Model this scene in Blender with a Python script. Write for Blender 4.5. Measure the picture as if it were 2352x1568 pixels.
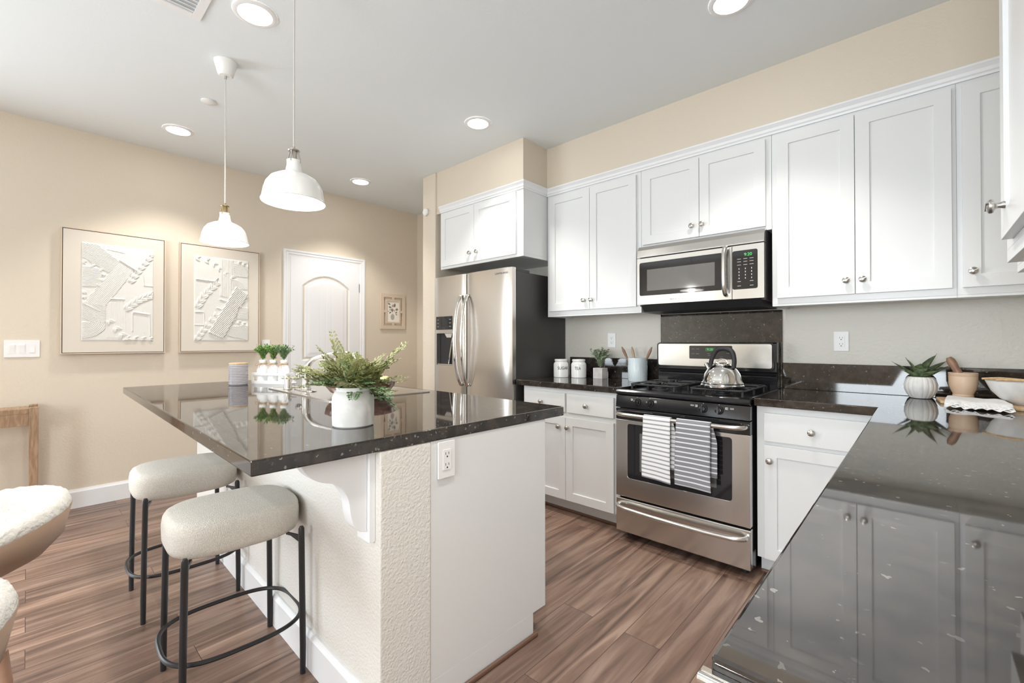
import bpy, bmesh, math, random
from mathutils import Vector, Matrix
import numpy as np
for o in list(bpy.data.objects): bpy.data.objects.remove(o)
scn = bpy.context.scene; C = scn.collection
PI = math.pi; R = math.radians
random.seed(4)

# ------------------------------------------------------------ camera, light, exposure
cam_d = bpy.data.cameras.new('camera'); cam = bpy.data.objects.new('camera', cam_d); C.objects.link(cam)
scn.camera = cam
cam_d.sensor_width = 36.0; cam_d.lens = 36.0 * 1023.46 / 2352
cam_d.shift_x = -3.24 / 2352; cam_d.shift_y = -7.63 / 2352
cam_d.clip_start = 0.02; cam_d.clip_end = 60
cam.location = (0, 0, 1.1995)
cam.rotation_euler = (Matrix.Rotation(R(42.5123), 3, 'Z') @ Matrix.Rotation(R(90 + 0.4428), 3, 'X') @ Matrix.Rotation(-R(0.0361), 3, 'Z')).to_euler()
vs = scn.view_settings
vs.view_transform = 'Standard'; vs.look = 'None'; vs.gamma = 1; vs.use_curve_mapping = False
vs.exposure = 0.69
w = bpy.data.worlds.new('world'); scn.world = w; w.use_nodes = True
bg = w.node_tree.nodes['Background']; bg.inputs[0].default_value = (0.80, 0.90, 1.0, 1); bg.inputs[1].default_value = 1.5

def area(name, loc, rot, sx, sy, power, col):
    l = bpy.data.lights.new(name, 'AREA'); l.shape = 'RECTANGLE'; l.size = sx; l.size_y = sy
    l.energy = power; l.color = col
    o = bpy.data.objects.new(name, l); o.location = loc; o.rotation_euler = rot; C.objects.link(o); return o
BACK = -3.2
area('daylight_window', (-0.40, BACK + 0.02, 1.55), (R(90), 0, 0), 1.36, 1.26, 58, (0.87, 0.945, 1.0))
area('added_daylight_left', (-4.519 + .02, -1.9, 1.07), (R(90), 0, R(-90)), 2.1, 1.96, 58, (0.87, 0.945, 1.0))  # unseen daylight source, added on the left wall to brighten the cabinets
LIGHTS = [(-2.30, .715), (-3.985, .735), (-2.30, 2.14), (-3.975, 2.16), (-.63, 2.146), (-.63, .715), (-2.30, -1.2), (-3.985, -1.2), (-.63, -1.2)]  # last three are unseen fill lights, added behind the camera
WARM = (1.0, 0.95, 0.88)

# ------------------------------------------------------------ materials
MATS = {}
def mat(name, col, rough=.5, metal=0, bump=0, bscale=200, bdist=.002, ior=None, var=0, vscale=8, col2=None, coat=0, aniso=0, emit=0, detail=3, stretch=None, trans=0):
    if name in MATS: return MATS[name]
    m = bpy.data.materials.new(name); m.use_nodes = True; nt = m.node_tree; N = nt.nodes; L = nt.links
    b = N['Principled BSDF']; b.inputs['Base Color'].default_value = (*col, 1)
    b.inputs['Roughness'].default_value = rough; b.inputs['Metallic'].default_value = metal
    if ior: b.inputs['IOR'].default_value = ior
    if coat: b.inputs['Coat Weight'].default_value = coat; b.inputs['Coat Roughness'].default_value = .05
    if trans: b.inputs['Transmission Weight'].default_value = trans
    if emit: b.inputs['Emission Color'].default_value = (*col, 1); b.inputs['Emission Strength'].default_value = emit
    tc = N.new('ShaderNodeTexCoord'); src = tc.outputs['Object']
    if stretch:
        mp = N.new('ShaderNodeMapping'); mp.inputs['Scale'].default_value = stretch; L.new(src, mp.inputs[0]); src = mp.outputs[0]
    if bump:
        n = N.new('ShaderNodeTexNoise'); n.inputs['Scale'].default_value = bscale; n.inputs['Detail'].default_value = detail
        L.new(src, n.inputs['Vector']); bp = N.new('ShaderNodeBump'); bp.inputs['Strength'].default_value = bump; bp.inputs['Distance'].default_value = bdist
        L.new(n.outputs['Fac'], bp.inputs['Height']); L.new(bp.outputs[0], b.inputs['Normal'])
    if var or col2:
        n = N.new('ShaderNodeTexNoise'); n.inputs['Scale'].default_value = vscale; n.inputs['Detail'].default_value = 5
        L.new(src, n.inputs['Vector']); mx = N.new('ShaderNodeMix'); mx.data_type = 'RGBA'
        rp = N.new('ShaderNodeValToRGB'); rp.color_ramp.elements[0].position = .38; rp.color_ramp.elements[1].position = .62
        L.new(n.outputs['Fac'], rp.inputs[0]); L.new(rp.outputs[0], mx.inputs[0])
        mx.inputs[6].default_value = (*col, 1); mx.inputs[7].default_value = (*(col2 or [c * (1 - var) for c in col]), 1)
        L.new(mx.outputs[2], b.inputs['Base Color'])
    MATS[name] = m; return m

M_wall = mat('beige_wall_paint', (.70, .62, .515), .55, bump=.35, bscale=70, bdist=.004)
M_wallk = mat('beige_wall_cool_lit', (.72, .70, .64), .45, bump=.5, bscale=60, bdist=.005)  # same beige wall, paler because cool light is put into the colour
M_col = mat('column_paint', (.76, .72, .65), .5, bump=.55, bscale=110, bdist=.005)
M_ceil = mat('ceiling_paint', (.82, .86, .875), .8, bump=.2, bscale=90, bdist=.002)
M_cab = mat('white_cabinet_paint', (.78, .79, .795), .30)
M_trim = mat('white_trim_paint', (.84, .85, .87), .35)
M_knob = mat('brushed_nickel', (.52, .50, .47), .28, 1)
M_steel = mat('stainless_steel', (.62, .59, .555), .24, 1, bump=.06, bscale=900, bdist=.0005, stretch=(1, 1, .02))
M_steelv = mat('stainless_steel_horizontal_grain', (.66, .645, .62), .22, 1, bump=.05, bscale=900, bdist=.0005, stretch=(.02, 1, 1))
M_chrome = mat('polished_steel', (.78, .77, .75), .08, 1)
M_black = mat('black_enamel', (.012, .012, .014), .12, ior=1.6)
M_blackm = mat('black_matte', (.018, .018, .02), .5)
M_iron = mat('cast_iron', (.03, .03, .032), .55, bump=.2, bscale=300, bdist=.0005)
M_glass = mat('dark_oven_glass', (.013, .013, .015), .04, ior=1.6)
M_window = mat('microwave_mesh_window', (.12, .12, .12), .08, ior=1.9)
M_dark = mat('fridge_dark_side', (.055, .052, .05), .42, bump=.1, bscale=500, bdist=.0004)
M_toe = mat('toe_wood', (.16, .085, .055), .4)
M_whitep = mat('white_plastic', (.86, .86, .86), .3)
M_ink = mat('black_ink', (.02, .02, .02), .5)
M_lens = mat('lamp_lens', (1.0, .97, .92), .5, emit=14)
M_stool = mat('boucle_fabric', (.79, .755, .69), .95, bump=.75, bscale=430, bdist=.005, detail=1, col2=(.66, .62, .56), vscale=300)
M_fleece = mat('white_fleece', (.66, .64, .60), .95, bump=1.0, bscale=60, bdist=.012, detail=8)
M_leather = mat('tan_leather', (.30, .20, .14), .5, bump=.2, bscale=200, bdist=.001)
M_metalblk = mat('black_metal', (.018, .018, .02), .4)
M_oak = mat('light_oak', (.40, .27, .17), .5, col2=(.28, .17, .10), vscale=14, stretch=(1, 6, 1))
M_shade = mat('white_lamp_enamel', (.88, .88, .87), .25)
M_brass = mat('brushed_brass', (.50, .40, .24), .3, 1)
M_cord = mat('woven_cord', (.60, .58, .55), .8, bump=.6, bscale=900, bdist=.001)
M_linen = mat('linen_mat', (.72, .66, .58), .85, bump=.3, bscale=500, bdist=.0007)
M_frame = mat('pale_wood_frame', (.66, .54, .43), .45)
M_plaster = mat('white_plaster', (.78, .765, .73), .8, bump=.15, bscale=160, bdist=.001)
M_cera = mat('white_ceramic', (.86, .87, .87), .12)
M_potw = mat('white_stone_pot', (.80, .80, .79), .45, col2=(.72, .72, .71), vscale=25, bump=.2, bscale=60, bdist=.001)
M_blue = mat('pale_blue_ceramic', (.62, .70, .74), .15)
M_greyc = mat('grey_glazed_ceramic', (.36, .34, .36), .15)
M_bamboo = mat('bamboo', (.66, .47, .27), .45, col2=(.55, .36, .19), vscale=10, stretch=(8, 1, 1))
M_fern = mat('fern_green', (.27, .31, .12), .55, col2=(.46, .46, .24), vscale=20)
M_fern2 = mat('fern_deep_green', (.13, .23, .10), .5, col2=(.25, .38, .19), vscale=20)
M_herb = mat('herb_green', (.10, .24, .05), .5, col2=(.24, .38, .10), vscale=30)
M_snake = mat('dark_succulent_green', (.050, .080, .038), .38, col2=(.15, .20, .09), vscale=60)
M_sage = mat('grey_sage_leaves', (.45, .50, .36), .6, col2=(.24, .32, .20), vscale=30)
M_bowlw = mat('dark_red_wood', (.13, .045, .03), .3, col2=(.07, .025, .02), vscale=12, coat=.3, stretch=(1, 1, 5))
M_apple = mat('yellow_green_apple', (.62, .62, .20), .3, col2=(.72, .62, .30), vscale=8)
M_mort = mat('pale_turned_wood', (.55, .38, .26), .4, col2=(.66, .50, .36), vscale=9, stretch=(1, 1, .25))
M_pest = mat('brown_turned_wood', (.26, .14, .09), .4, col2=(.36, .21, .14), vscale=14)
M_twine = mat('jute_twine', (.48, .34, .22), .9)
M_box = mat('weathered_grey_box', (.60, .58, .58), .7, col2=(.50, .48, .48), vscale=30)
M_soil = mat('dark_soil', (.03, .02, .015), .9)
M_grey = mat('dim_grey_print', (.22, .22, .22), .5)
M_sand = mat('brown_ink_print', (.23, .20, .165), .8)
M_sand2 = mat('taupe_ink_print', (.45, .40, .35), .8)
M_paper = mat('cream_paper', (.84, .81, .74), .8)
M_green = mat('green_led_digits', (.10, .50, .14), .5, emit=.35)

def granite(name='dark_polished_granite', ior=2.2, rough=.035):
    m = bpy.data.materials.new(name); m.use_nodes = True; nt = m.node_tree; N = nt.nodes; L = nt.links
    b = N['Principled BSDF']; b.inputs['Roughness'].default_value = rough; b.inputs['IOR'].default_value = ior
    tc = N.new('ShaderNodeTexCoord')
    v = N.new('ShaderNodeTexVoronoi'); v.inputs['Scale'].default_value = 88
    dn = N.new('ShaderNodeTexNoise'); dn.inputs['Scale'].default_value = 90; L.new(tc.outputs['Object'], dn.inputs['Vector'])
    dv = N.new('ShaderNodeVectorMath'); dv.operation = 'MULTIPLY_ADD'; dv.inputs[1].default_value = (.02, .02, .02); L.new(dn.outputs['Color'], dv.inputs[0]); L.new(tc.outputs['Object'], dv.inputs[2]); L.new(dv.outputs[0], v.inputs['Vector'])
    n = N.new('ShaderNodeTexNoise'); n.inputs['Scale'].default_value = 22; n.inputs['Detail'].default_value = 6; L.new(tc.outputs['Object'], n.inputs['Vector'])
    r1 = N.new('ShaderNodeValToRGB'); e = r1.color_ramp.elements
    e[0].position = .35; e[0].color = (.010, .008, .007, 1); e[1].position = .72; e[1].color = (.050, .038, .030, 1)
    L.new(n.outputs['Fac'], r1.inputs[0])
    # flecks: only a few cells of the voronoi get a bright chip
    sp = N.new('ShaderNodeSeparateColor'); L.new(v.outputs['Color'], sp.inputs[0])
    g = N.new('ShaderNodeMath'); g.operation = 'GREATER_THAN'; g.inputs[1].default_value = .86; L.new(sp.outputs[0], g.inputs[0])
    d = N.new('ShaderNodeMath'); d.operation = 'LESS_THAN'; d.inputs[1].default_value = .30; L.new(v.outputs['Distance'], d.inputs[0])
    k = N.new('ShaderNodeMath'); k.operation = 'MULTIPLY'; L.new(g.outputs[0], k.inputs[0]); L.new(d.outputs[0], k.inputs[1])
    k2 = N.new('ShaderNodeMath'); k2.operation = 'MULTIPLY'; L.new(k.outputs[0], k2.inputs[0]); L.new(sp.outputs[1], k2.inputs[1])
    mx = N.new('ShaderNodeMix'); mx.data_type = 'RGBA'; L.new(k2.outputs[0], mx.inputs[0]); L.new(r1.outputs[0], mx.inputs[6]); mx.inputs[7].default_value = (.24, .23, .21, 1)
    L.new(mx.outputs[2], b.inputs['Base Color']); return m
M_gran = granite(); M_gran2 = granite('dark_granite_dim_reflection', 1.65, .05)  # second one: same stone, reflection lowered so upright faces look darker
def edge_slot(o):
    o.data.materials.append(M_gran2)
    for f in o.data.polygons:
        if abs(f.normal.z) < .5: f.material_index = 1
    return o

def floor_mat():
    m = bpy.data.materials.new('walnut_plank_floor'); m.use_nodes = True; nt = m.node_tree; N = nt.nodes; L = nt.links
    b = N['Principled BSDF']; b.inputs['Roughness'].default_value = .34
    tc = N.new('ShaderNodeTexCoord'); mp = N.new('ShaderNodeMapping'); mp.inputs['Rotation'].default_value = (0, 0, R(90)); L.new(tc.outputs['Object'], mp.inputs[0])
    br = N.new('ShaderNodeTexBrick'); br.inputs['Scale'].default_value = 1; br.inputs['Brick Width'].default_value = 1.22; br.inputs['Row Height'].default_value = .152
    br.inputs['Mortar Size'].default_value = .0012; br.inputs['Mortar Smooth'].default_value = .1; br.offset = .37; br.inputs['Bias'].default_value = 0
    br.inputs['Color1'].default_value = (0, 0, 0, 1); br.inputs['Color2'].default_value = (1, 1, 1, 1); br.inputs['Mortar'].default_value = (.2, .2, .2, 1)
    L.new(mp.outputs[0], br.inputs['Vector'])
    # grain: noise stretched along the plank, offset per plank
    sc = N.new('ShaderNodeVectorMath'); sc.operation = 'MULTIPLY'; sc.inputs[1].default_value = (1.3, 17, 1); L.new(mp.outputs[0], sc.inputs[0])
    of = N.new('ShaderNodeVectorMath'); of.operation = 'MULTIPLY_ADD'; of.inputs[1].default_value = (31, 17, 9); L.new(br.outputs['Color'], of.inputs[0]); L.new(sc.outputs[0], of.inputs[2])
    n1 = N.new('ShaderNodeTexNoise'); n1.inputs['Scale'].default_value = 1.0; n1.inputs['Detail'].default_value = 7; n1.inputs['Distortion'].default_value = 1.4; L.new(of.outputs[0], n1.inputs['Vector'])
    r1 = N.new('ShaderNodeValToRGB'); e = r1.color_ramp.elements
    e[0].position = .30; e[0].color = (.100, .062, .048, 1); e[1].position = .72; e[1].color = (.36, .255, .200, 1)
    q = r1.color_ramp.elements.new(.50); q.color = (.215, .138, .104, 1)
    L.new(n1.outputs['Fac'], r1.inputs[0])
    r2 = N.new('ShaderNodeValToRGB'); e = r2.color_ramp.elements; e[0].color = (.78, .76, .76, 1); e[1].color = (1.18, 1.14, 1.1, 1); L.new(br.outputs['Color'], r2.inputs[0])
    mu = N.new('ShaderNodeMix'); mu.data_type = 'RGBA'; mu.blend_type = 'MULTIPLY'; mu.inputs[0].default_value = 1; L.new(r1.outputs[0], mu.inputs[6]); L.new(r2.outputs[0], mu.inputs[7])
    mm = N.new('ShaderNodeMix'); mm.data_type = 'RGBA'; L.new(br.outputs['Fac'], mm.inputs[0]); L.new(mu.outputs[2], mm.inputs[6]); mm.inputs[7].default_value = (.06, .035, .027, 1)
    L.new(mm.outputs[2], b.inputs['Base Color'])
    bp = N.new('ShaderNodeBump'); bp.inputs['Strength'].default_value = .12; bp.inputs['Distance'].default_value = .001; L.new(n1.outputs['Fac'], bp.inputs['Height']); L.new(bp.outputs[0], b.inputs['Normal'])
    return m
M_floor = floor_mat()

def stripe_mat(name, base, line, period, width, axis='Z'):
    m = bpy.data.materials.new(name); m.use_nodes = True; nt = m.node_tree; N = nt.nodes; L = nt.links
    b = N['Principled BSDF']; b.inputs['Roughness'].default_value = .9
    uv = N.new('ShaderNodeUVMap'); sp = N.new('ShaderNodeSeparateXYZ'); L.new(uv.outputs[0], sp.inputs[0])
    a = N.new('ShaderNodeMath'); a.operation = 'DIVIDE'; a.inputs[1].default_value = period; L.new(sp.outputs['Y'], a.inputs[0])
    f = N.new('ShaderNodeMath'); f.operation = 'FRACT'; L.new(a.outputs[0], f.inputs[0])
    g = N.new('ShaderNodeMath'); g.operation = 'LESS_THAN'; g.inputs[1].default_value = width; L.new(f.outputs[0], g.inputs[0])
    mx = N.new('ShaderNodeMix'); mx.data_type = 'RGBA'; L.new(g.outputs[0], mx.inputs[0]); mx.inputs[6].default_value = (*base, 1); mx.inputs[7].default_value = (*line, 1)
    L.new(mx.outputs[2], b.inputs['Base Color']); return m
M_tow1 = stripe_mat('white_towel_grey_stripes', (.84, .84, .84), (.34, .35, .38), .0235, .33)
M_tow2 = stripe_mat('grey_towel_white_stripes', (.24, .24, .26), (.74, .76, .80), .0255, .28)

# ------------------------------------------------------------ helpers
def bx(bm, x0, x1, y0, y1, z0, z1):
    v = [bm.verts.new(p) for p in ((x0, y0, z0), (x1, y0, z0), (x1, y1, z0), (x0, y1, z0), (x0, y0, z1), (x1, y0, z1), (x1, y1, z1), (x0, y1, z1))]
    for f in ((3, 2, 1, 0), (4, 5, 6, 7), (0, 1, 5, 4), (1, 2, 6, 5), (2, 3, 7, 6), (3, 0, 4, 7)): bm.faces.new([v[i] for i in f])
    return v
def box(x0, x1, y0, y1, z0, z1):
    bm = bmesh.new(); bx(bm, x0, x1, y0, y1, z0, z1); return bm
def lathe(bm, prof, seg=40, cx=0, cy=0, flute=None):
    rings = []
    for r, z in prof:
        if r < 1e-6: rings.append([bm.verts.new((cx, cy, z))])
        else:
            rr = []
            for i in range(seg):
                a = 2 * PI * i / seg; k = 1 if flute is None else flute(a, r, z)
                rr.append(bm.verts.new((cx + r * k * math.cos(a), cy + r * k * math.sin(a), z)))
            rings.append(rr)
    for a, b in zip(rings, rings[1:]):
        for i in range(seg):
            j = (i + 1) % seg
            if len(a) == 1 and len(b) == 1: continue
            if len(a) == 1: bm.faces.new((a[0], b[j], b[i]))
            elif len(b) == 1: bm.faces.new((a[i], a[j], b[0]))
            else: bm.faces.new((a[i], a[j], b[j], b[i]))
    return bm
def tube(bm, pts, r, seg=12, closed=False):
    pts = [Vector(p) for p in pts]; n = len(pts); rings = []
    rad = r if isinstance(r, (list, tuple)) else [r] * n
    up = Vector((0, 0, 1)); prev = None
    for i, p in enumerate(pts):
        if closed: t = pts[(i + 1) % n] - pts[i - 1]
        else: t = pts[min(i + 1, n - 1)] - pts[max(i - 1, 0)]
        t.normalize()
        if prev is None:
            a = t.cross(up)
            if a.length < .1: a = t.cross(Vector((1, 0, 0)))
        else: a = prev - t * prev.dot(t)
        a.normalize(); prev = a; b = t.cross(a)
        rings.append([bm.verts.new(p + (a * math.cos(2 * PI * k / seg) + b * math.sin(2 * PI * k / seg)) * rad[i]) for k in range(seg)])
    m = n if closed else n - 1
    for i in range(m):
        A, B = rings[i], rings[(i + 1) % n]
        for k in range(seg): bm.faces.new((A[k], A[(k + 1) % seg], B[(k + 1) % seg], B[k]))
    if not closed:
        bm.faces.new(rings[0][::-1]); bm.faces.new(rings[-1])
    return bm
def prism(bm, poly, ext, f=lambda a, b, c: (a, b, c)):
    """poly of (a,b), extruded over c = ext[0]..ext[1]; f maps (a,b,c) to xyz"""
    A = [bm.verts.new(f(a, b, ext[0])) for a, b in poly]; B = [bm.verts.new(f(a, b, ext[1])) for a, b in poly]
    bm.faces.new(A[::-1]); bm.faces.new(B); n = len(poly)
    for i in range(n): bm.faces.new((A[i], A[(i + 1) % n], B[(i + 1) % n], B[i]))
    return bm
def rrect(x0, x1, y0, y1, r, seg=6):
    P = []
    for cx, cy, a0 in ((x1 - r, y1 - r, 0), (x0 + r, y1 - r, 90), (x0 + r, y0 + r, 180), (x1 - r, y0 + r, 270)):
        for i in range(seg + 1):
            a = R(a0 + 90 * i / seg); P.append((cx + r * math.cos(a), cy + r * math.sin(a)))
    return P
def spline(pts, n=8):
    P = [Vector(p) for p in pts]; P = [P[0] * 2 - P[1]] + P + [P[-1] * 2 - P[-2]]; out = []
    for i in range(1, len(P) - 2):
        for k in range(n):
            t = k / n
            out.append(.5 * ((2 * P[i]) + (-P[i - 1] + P[i + 1]) * t + (2 * P[i - 1] - 5 * P[i] + 4 * P[i + 1] - P[i + 2]) * t * t + (-P[i - 1] + 3 * P[i] - 3 * P[i + 1] + P[i + 2]) * t ** 3))
    out.append(P[-2]); return out
def loc_of(p):
    v = Vector((0, 0, 0))
    while p is not None: v += p.location; p = p.parent
    return v
def obj(name, bm, m, parent=None, world=False, bev=0, smooth=False, seg=2, label=None, angle=35, keepn=False):
    """world=True: the shape was written in world coordinates, shift it into the parent's frame"""
    if not keepn: bmesh.ops.recalc_face_normals(bm, faces=bm.faces)
    me = bpy.data.meshes.new(name)
    if world and parent is not None: bmesh.ops.translate(bm, verts=bm.verts, vec=-loc_of(parent))
    bm.to_mesh(me); bm.free()
    if smooth:
        me.polygons.foreach_set('use_smooth', [True] * len(me.polygons))
        me.set_sharp_from_angle(angle=R(angle))
    me.materials.append(m)
    o = bpy.data.objects.new(name, me); C.objects.link(o)
    if parent is not None: o.parent = parent
    if bev:
        md = o.modifiers.new('bevel', 'BEVEL'); md.width = bev; md.segments = seg; md.limit_method = 'ANGLE'; md.angle_limit = R(40)
    if label: o['label'] = label
    return o
def thing(name, label, cat, loc=(0, 0, 0), rotz=0, group=None):
    o = bpy.data.objects.new(name, None); o.empty_display_size = .05; C.objects.link(o)
    o.location = loc; o.rotation_euler = (0, 0, rotz); o['label'] = label; o['category'] = cat
    if group: o['group'] = group
    return o
def tag(o, label, cat, group=None, kind=None):
    o['label'] = label; o['category'] = cat
    if group: o['group'] = group
    if kind: o['kind'] = kind
    return o
def struct(name, bm, m, bev=0, label=None, parent=None, **k):
    o = obj(name, bm, m, parent, bev=bev, **k)
    if parent is None: o['kind'] = 'structure'
    if label: o['label'] = label
    return o
KIDS = {}
def copy_tree(o, parent=None):
    c = o.copy(); C.objects.link(c)
    if parent is not None: c.parent = parent
    for ch in list(o.children): copy_tree(ch, c)
    return c
def setorigin(o, loc):
    """move a world-coordinate mesh object's origin to loc"""
    loc = Vector(loc); o.data.transform(Matrix.Translation(-loc)); o.location = loc; return o
def text(name, s, size, m, parent, mw, depth=.0006, align='CENTER', wrap=None, sx=1):
    cu = bpy.data.curves.new(name, 'FONT'); cu.body = s; cu.size = size; cu.extrude = depth; cu.align_x = align; cu.align_y = 'CENTER'
    t = bpy.data.objects.new(name, cu); C.objects.link(t); dg = bpy.context.evaluated_depsgraph_get()
    me = bpy.data.meshes.new_from_object(t.evaluated_get(dg)); bpy.data.objects.remove(t)
    for v in me.vertices:
        v.co.x *= sx
        if wrap: # wrap on a vertical cylinder of radius wrap, centred on the axis; angle 0 faces -y
            a = v.co.x / wrap; r = wrap + v.co.z; v.co = Vector((r * math.sin(a), -r * math.cos(a), v.co.y))
    if mw: me.transform(mw)
    me.materials.clear(); me.materials.append(m)
    o = bpy.data.objects.new(name, me); C.objects.link(o); o.parent = parent; return o
FACEY = Matrix.Rotation(R(90), 4, 'X')   # text lying in xy stands up facing -y

# ------------------------------------------------------------ world frame values (metres)
XL, YW, ZC = -4.519, 3.138, 2.741
XR = .49
YB = 2.527; YBD = 2.508          # base cabinet frame / door planes
YU = 2.816; YUD = 2.797          # wall cabinet frame / door planes
RX0, RX1 = -1.39, -.637          # range
CT, CB = .914, .874              # counter top and underside
F = Vector((-1.1878, .3635, 0)); ROT = R(-1.0281)
def isl(a, b, z=0):              # island frame: a along its front edge, b along its stool side
    c, s = math.cos(ROT), math.sin(ROT); return (F.x - s * a - c * b, F.y + c * a - s * b, z)

# ------------------------------------------------------------ setting
fl = struct('floor', box(XL - .1, XR + .1, BACK - .1, YW + .2, -.05, 0), M_floor)
struct('ceiling', box(XL - .1, XR + .1, BACK - .1, YW + .2, ZC, ZC + .08), M_ceil)
bm = bmesh.new()
for a in ((BACK, -3.0, 0, ZC), (-3.0, -.8, 2.10, ZC), (-.8, YW + .2, 0, ZC)): bx(bm, XL - .1, XL, a[0], a[1], a[2], a[3])
struct('wall_left', bm, M_wall)
struct('wall_right', box(XR, XR + .1, BACK, YW + .1, 0, ZC), M_wall)
struct('wall_range', box(-3.262, XR, YW, YW + .1, 0, ZC), M_wallk, label='pale textured wall behind the range and counters')
struct('wall_hall', box(XL, -3.452, YW + .06, YW + .16, 0, ZC), M_wall)
struct('wall_column', box(-3.452, -3.262, 2.506, YW + .16, 0, ZC), M_wall, bev=.006, label='beige wall end beside the refrigerator')
struct('wall_soffit_range', box(-2.212, XR, YU - .003, YW, 2.36, ZC), M_wall, label='beige soffit above the wall cabinets')
struct('wall_soffit_refrigerator', box(-3.262, -2.212, 2.524, YW, 2.36, ZC), M_wall, label='beige soffit above the refrigerator cabinet')
# the room behind the camera: wall with a window; second opening added on the left wall for light
bm = bmesh.new()
for a in ((XL, -1.12, 0, ZC), (-1.12, .32, 0, .88), (-1.12, .32, 2.22, ZC), (.32, XR, 0, ZC)):
    bx(bm, a[0], a[1], BACK - .12, BACK, a[2], a[3])
struct('wall_back', bm, M_wall)
for k, (x0, x1, z0, z1, nv, nh) in enumerate(((-1.12, .32, .88, 2.22, 2, 2), (-1.1, 1.1, 0, 2.10, 1, 0))):
    wd = bpy.data.objects.new('window_%d' % (k + 1), None); C.objects.link(wd); wd['kind'] = 'structure'
    wd.location = ((x0 + x1) / 2, BACK - .06, z0)
    bm = bmesh.new(); t = .045
    bx(bm, x0, x0 + t, BACK - .09, BACK - .03, z0, z1); bx(bm, x1 - t, x1, BACK - .09, BACK - .03, z0, z1)
    bx(bm, x0, x1, BACK - .09, BACK - .03, z0, z0 + t); bx(bm, x0, x1, BACK - .09, BACK - .03, z1 - t, z1)
    for i in range(nv): xx = x0 + (x1 - x0) * (i + 1) / (nv + 1); bx(bm, xx - .02, xx + .02, BACK - .085, BACK - .035, z0, z1)
    for i in range(nh): zz = z0 + (z1 - z0) * (i + 1) / (nh + 1); bx(bm, x0, x1, BACK - .08, BACK - .04, zz - .012, zz + .012)
    obj('window_frame', bm, M_trim, wd, world=True)
    if k: wd.location = (XL - .05, -1.9, 0); wd.rotation_euler = (0, 0, R(-90))  # unseen opening, added to carry the left daylight

def baseboard(name, x0, x1, y0, y1, face, h=.135):
    bm = bmesh.new(); t = .015
    if face == '+x': prof = [(x0, 0), (x0 + t, 0), (x0 + t, h - .02), (x0 + t * .6, h - .008), (x0 + t * .45, h), (x0, h)]; prism(bm, prof, (y0, y1), lambda a, b, c: (a, c, b))
    return struct(name, bm, M_trim)
baseboard('baseboard_left', XL, 0, -.79, 1.658, '+x')
bb = baseboard('baseboard_hall', XL, 0, 2.50, YW + .06, '+x')
# thin casing in the hallway past the wall end
struct('trim_3', box(-3.475, -3.452, 2.60, 2.66, 0, 1.885), M_trim)

# pantry door on the left wall
def door_casing():
    y0, y1, zt = 1.658, 2.500, 2.096; bm = bmesh.new(); wd = .063
    prof = [(0, 0), (.018, 0), (.018, .018), (.013, .024), (.013, .042), (.009, .048), (.007, wd), (0, wd)]
    # profile (proud, inward distance); swept around the three sides with mitred corners
    path = lambda k: [(y0 + k, 0), (y0 + k, zt - k), (y1 - k, zt - k), (y1 - k, 0)]
    rows = [[bm.verts.new((XL + p, *q)) for q in path(k)] for p, k in prof]
    for i in range(len(rows)):
        A, B = rows[i], rows[(i + 1) % len(rows)]
        for j in range(3): bm.faces.new((A[j], A[j + 1], B[j + 1], B[j]))
    for j in (0, 3): bm.faces.new([r[j] for r in rows])
    return bm
trim1 = struct('trim_1', door_casing(), M_trim)
dr = bpy.data.objects.new('door_1', None); C.objects.link(dr); dr['kind'] = 'structure'; dr.location = (XL, 2.08, 0); dr['label'] = 'white interior door with an arched panel top'
def door_slab():
    # front face at x=XL+.006 as a height field: raised arched panel
    y0, y1, z0, z1 = 1.722, 2.436, .008, 2.033; ny, nz = 96, 260; bm = bmesh.new(); W = y1 - y0
    def h(y, z):
        u = (y - y0) / W; m = .115; a = m / W
        top = 1.865 - .11 * (2 * abs(u - .5) / (1 - 2 * a)) ** 2
        for zb, zt in ((1.02, top), (.22, .88)):
            d = min(y - y0 - m, y1 - m - y, z - zb, zt - z)
            if d > 0:
                g = .007 * math.sin(min(d / .026, 1) * PI) if d < .026 else 0
                rr = 0
                if d > .048:
                    rr = min((d - .048) / .02, 1) * .004
                    q = (y - y0 - m) % .058
                    if d > .07 and q < .005: rr -= .0015
                return -g * 1.0 - .004 + rr
        return 0
    V = [[bm.verts.new((XL + .008 + h(y0 + W * i / ny, z0 + (z1 - z0) * j / nz), y0 + W * i / ny, z0 + (z1 - z0) * j / nz)) for j in range(nz + 1)] for i in range(ny + 1)]
    for i in range(ny):
        for j in range(nz): bm.faces.new((V[i][j], V[i + 1][j], V[i + 1][j + 1], V[i][j + 1]))
    return bm
obj('door_panel', door_slab(), M_trim, dr, world=True, smooth=True, angle=60)
bm = bmesh.new(); lathe(bm, [(0, 0), (.026, 0), (.026, .006), (.012, .012), (.011, .035), (.024, .042), (.029, .055), (.024, .068), (0, .072)], 24)
bmesh.ops.rotate(bm, verts=bm.verts, cent=(0, 0, 0), matrix=Matrix.Rotation(R(90), 3, 'Y')); bmesh.ops.translate(bm, verts=bm.verts, vec=(XL + .008, 1.785, .93))
obj('door_knob', bm, M_knob, dr, world=True, smooth=True)
for z in (.28, 1.78):
    bm = box(XL + .008, XL + .016, 2.431, 2.439, z - .045, z + .045); obj('hinge', bm, M_knob, dr, world=True, bev=.002)

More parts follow.
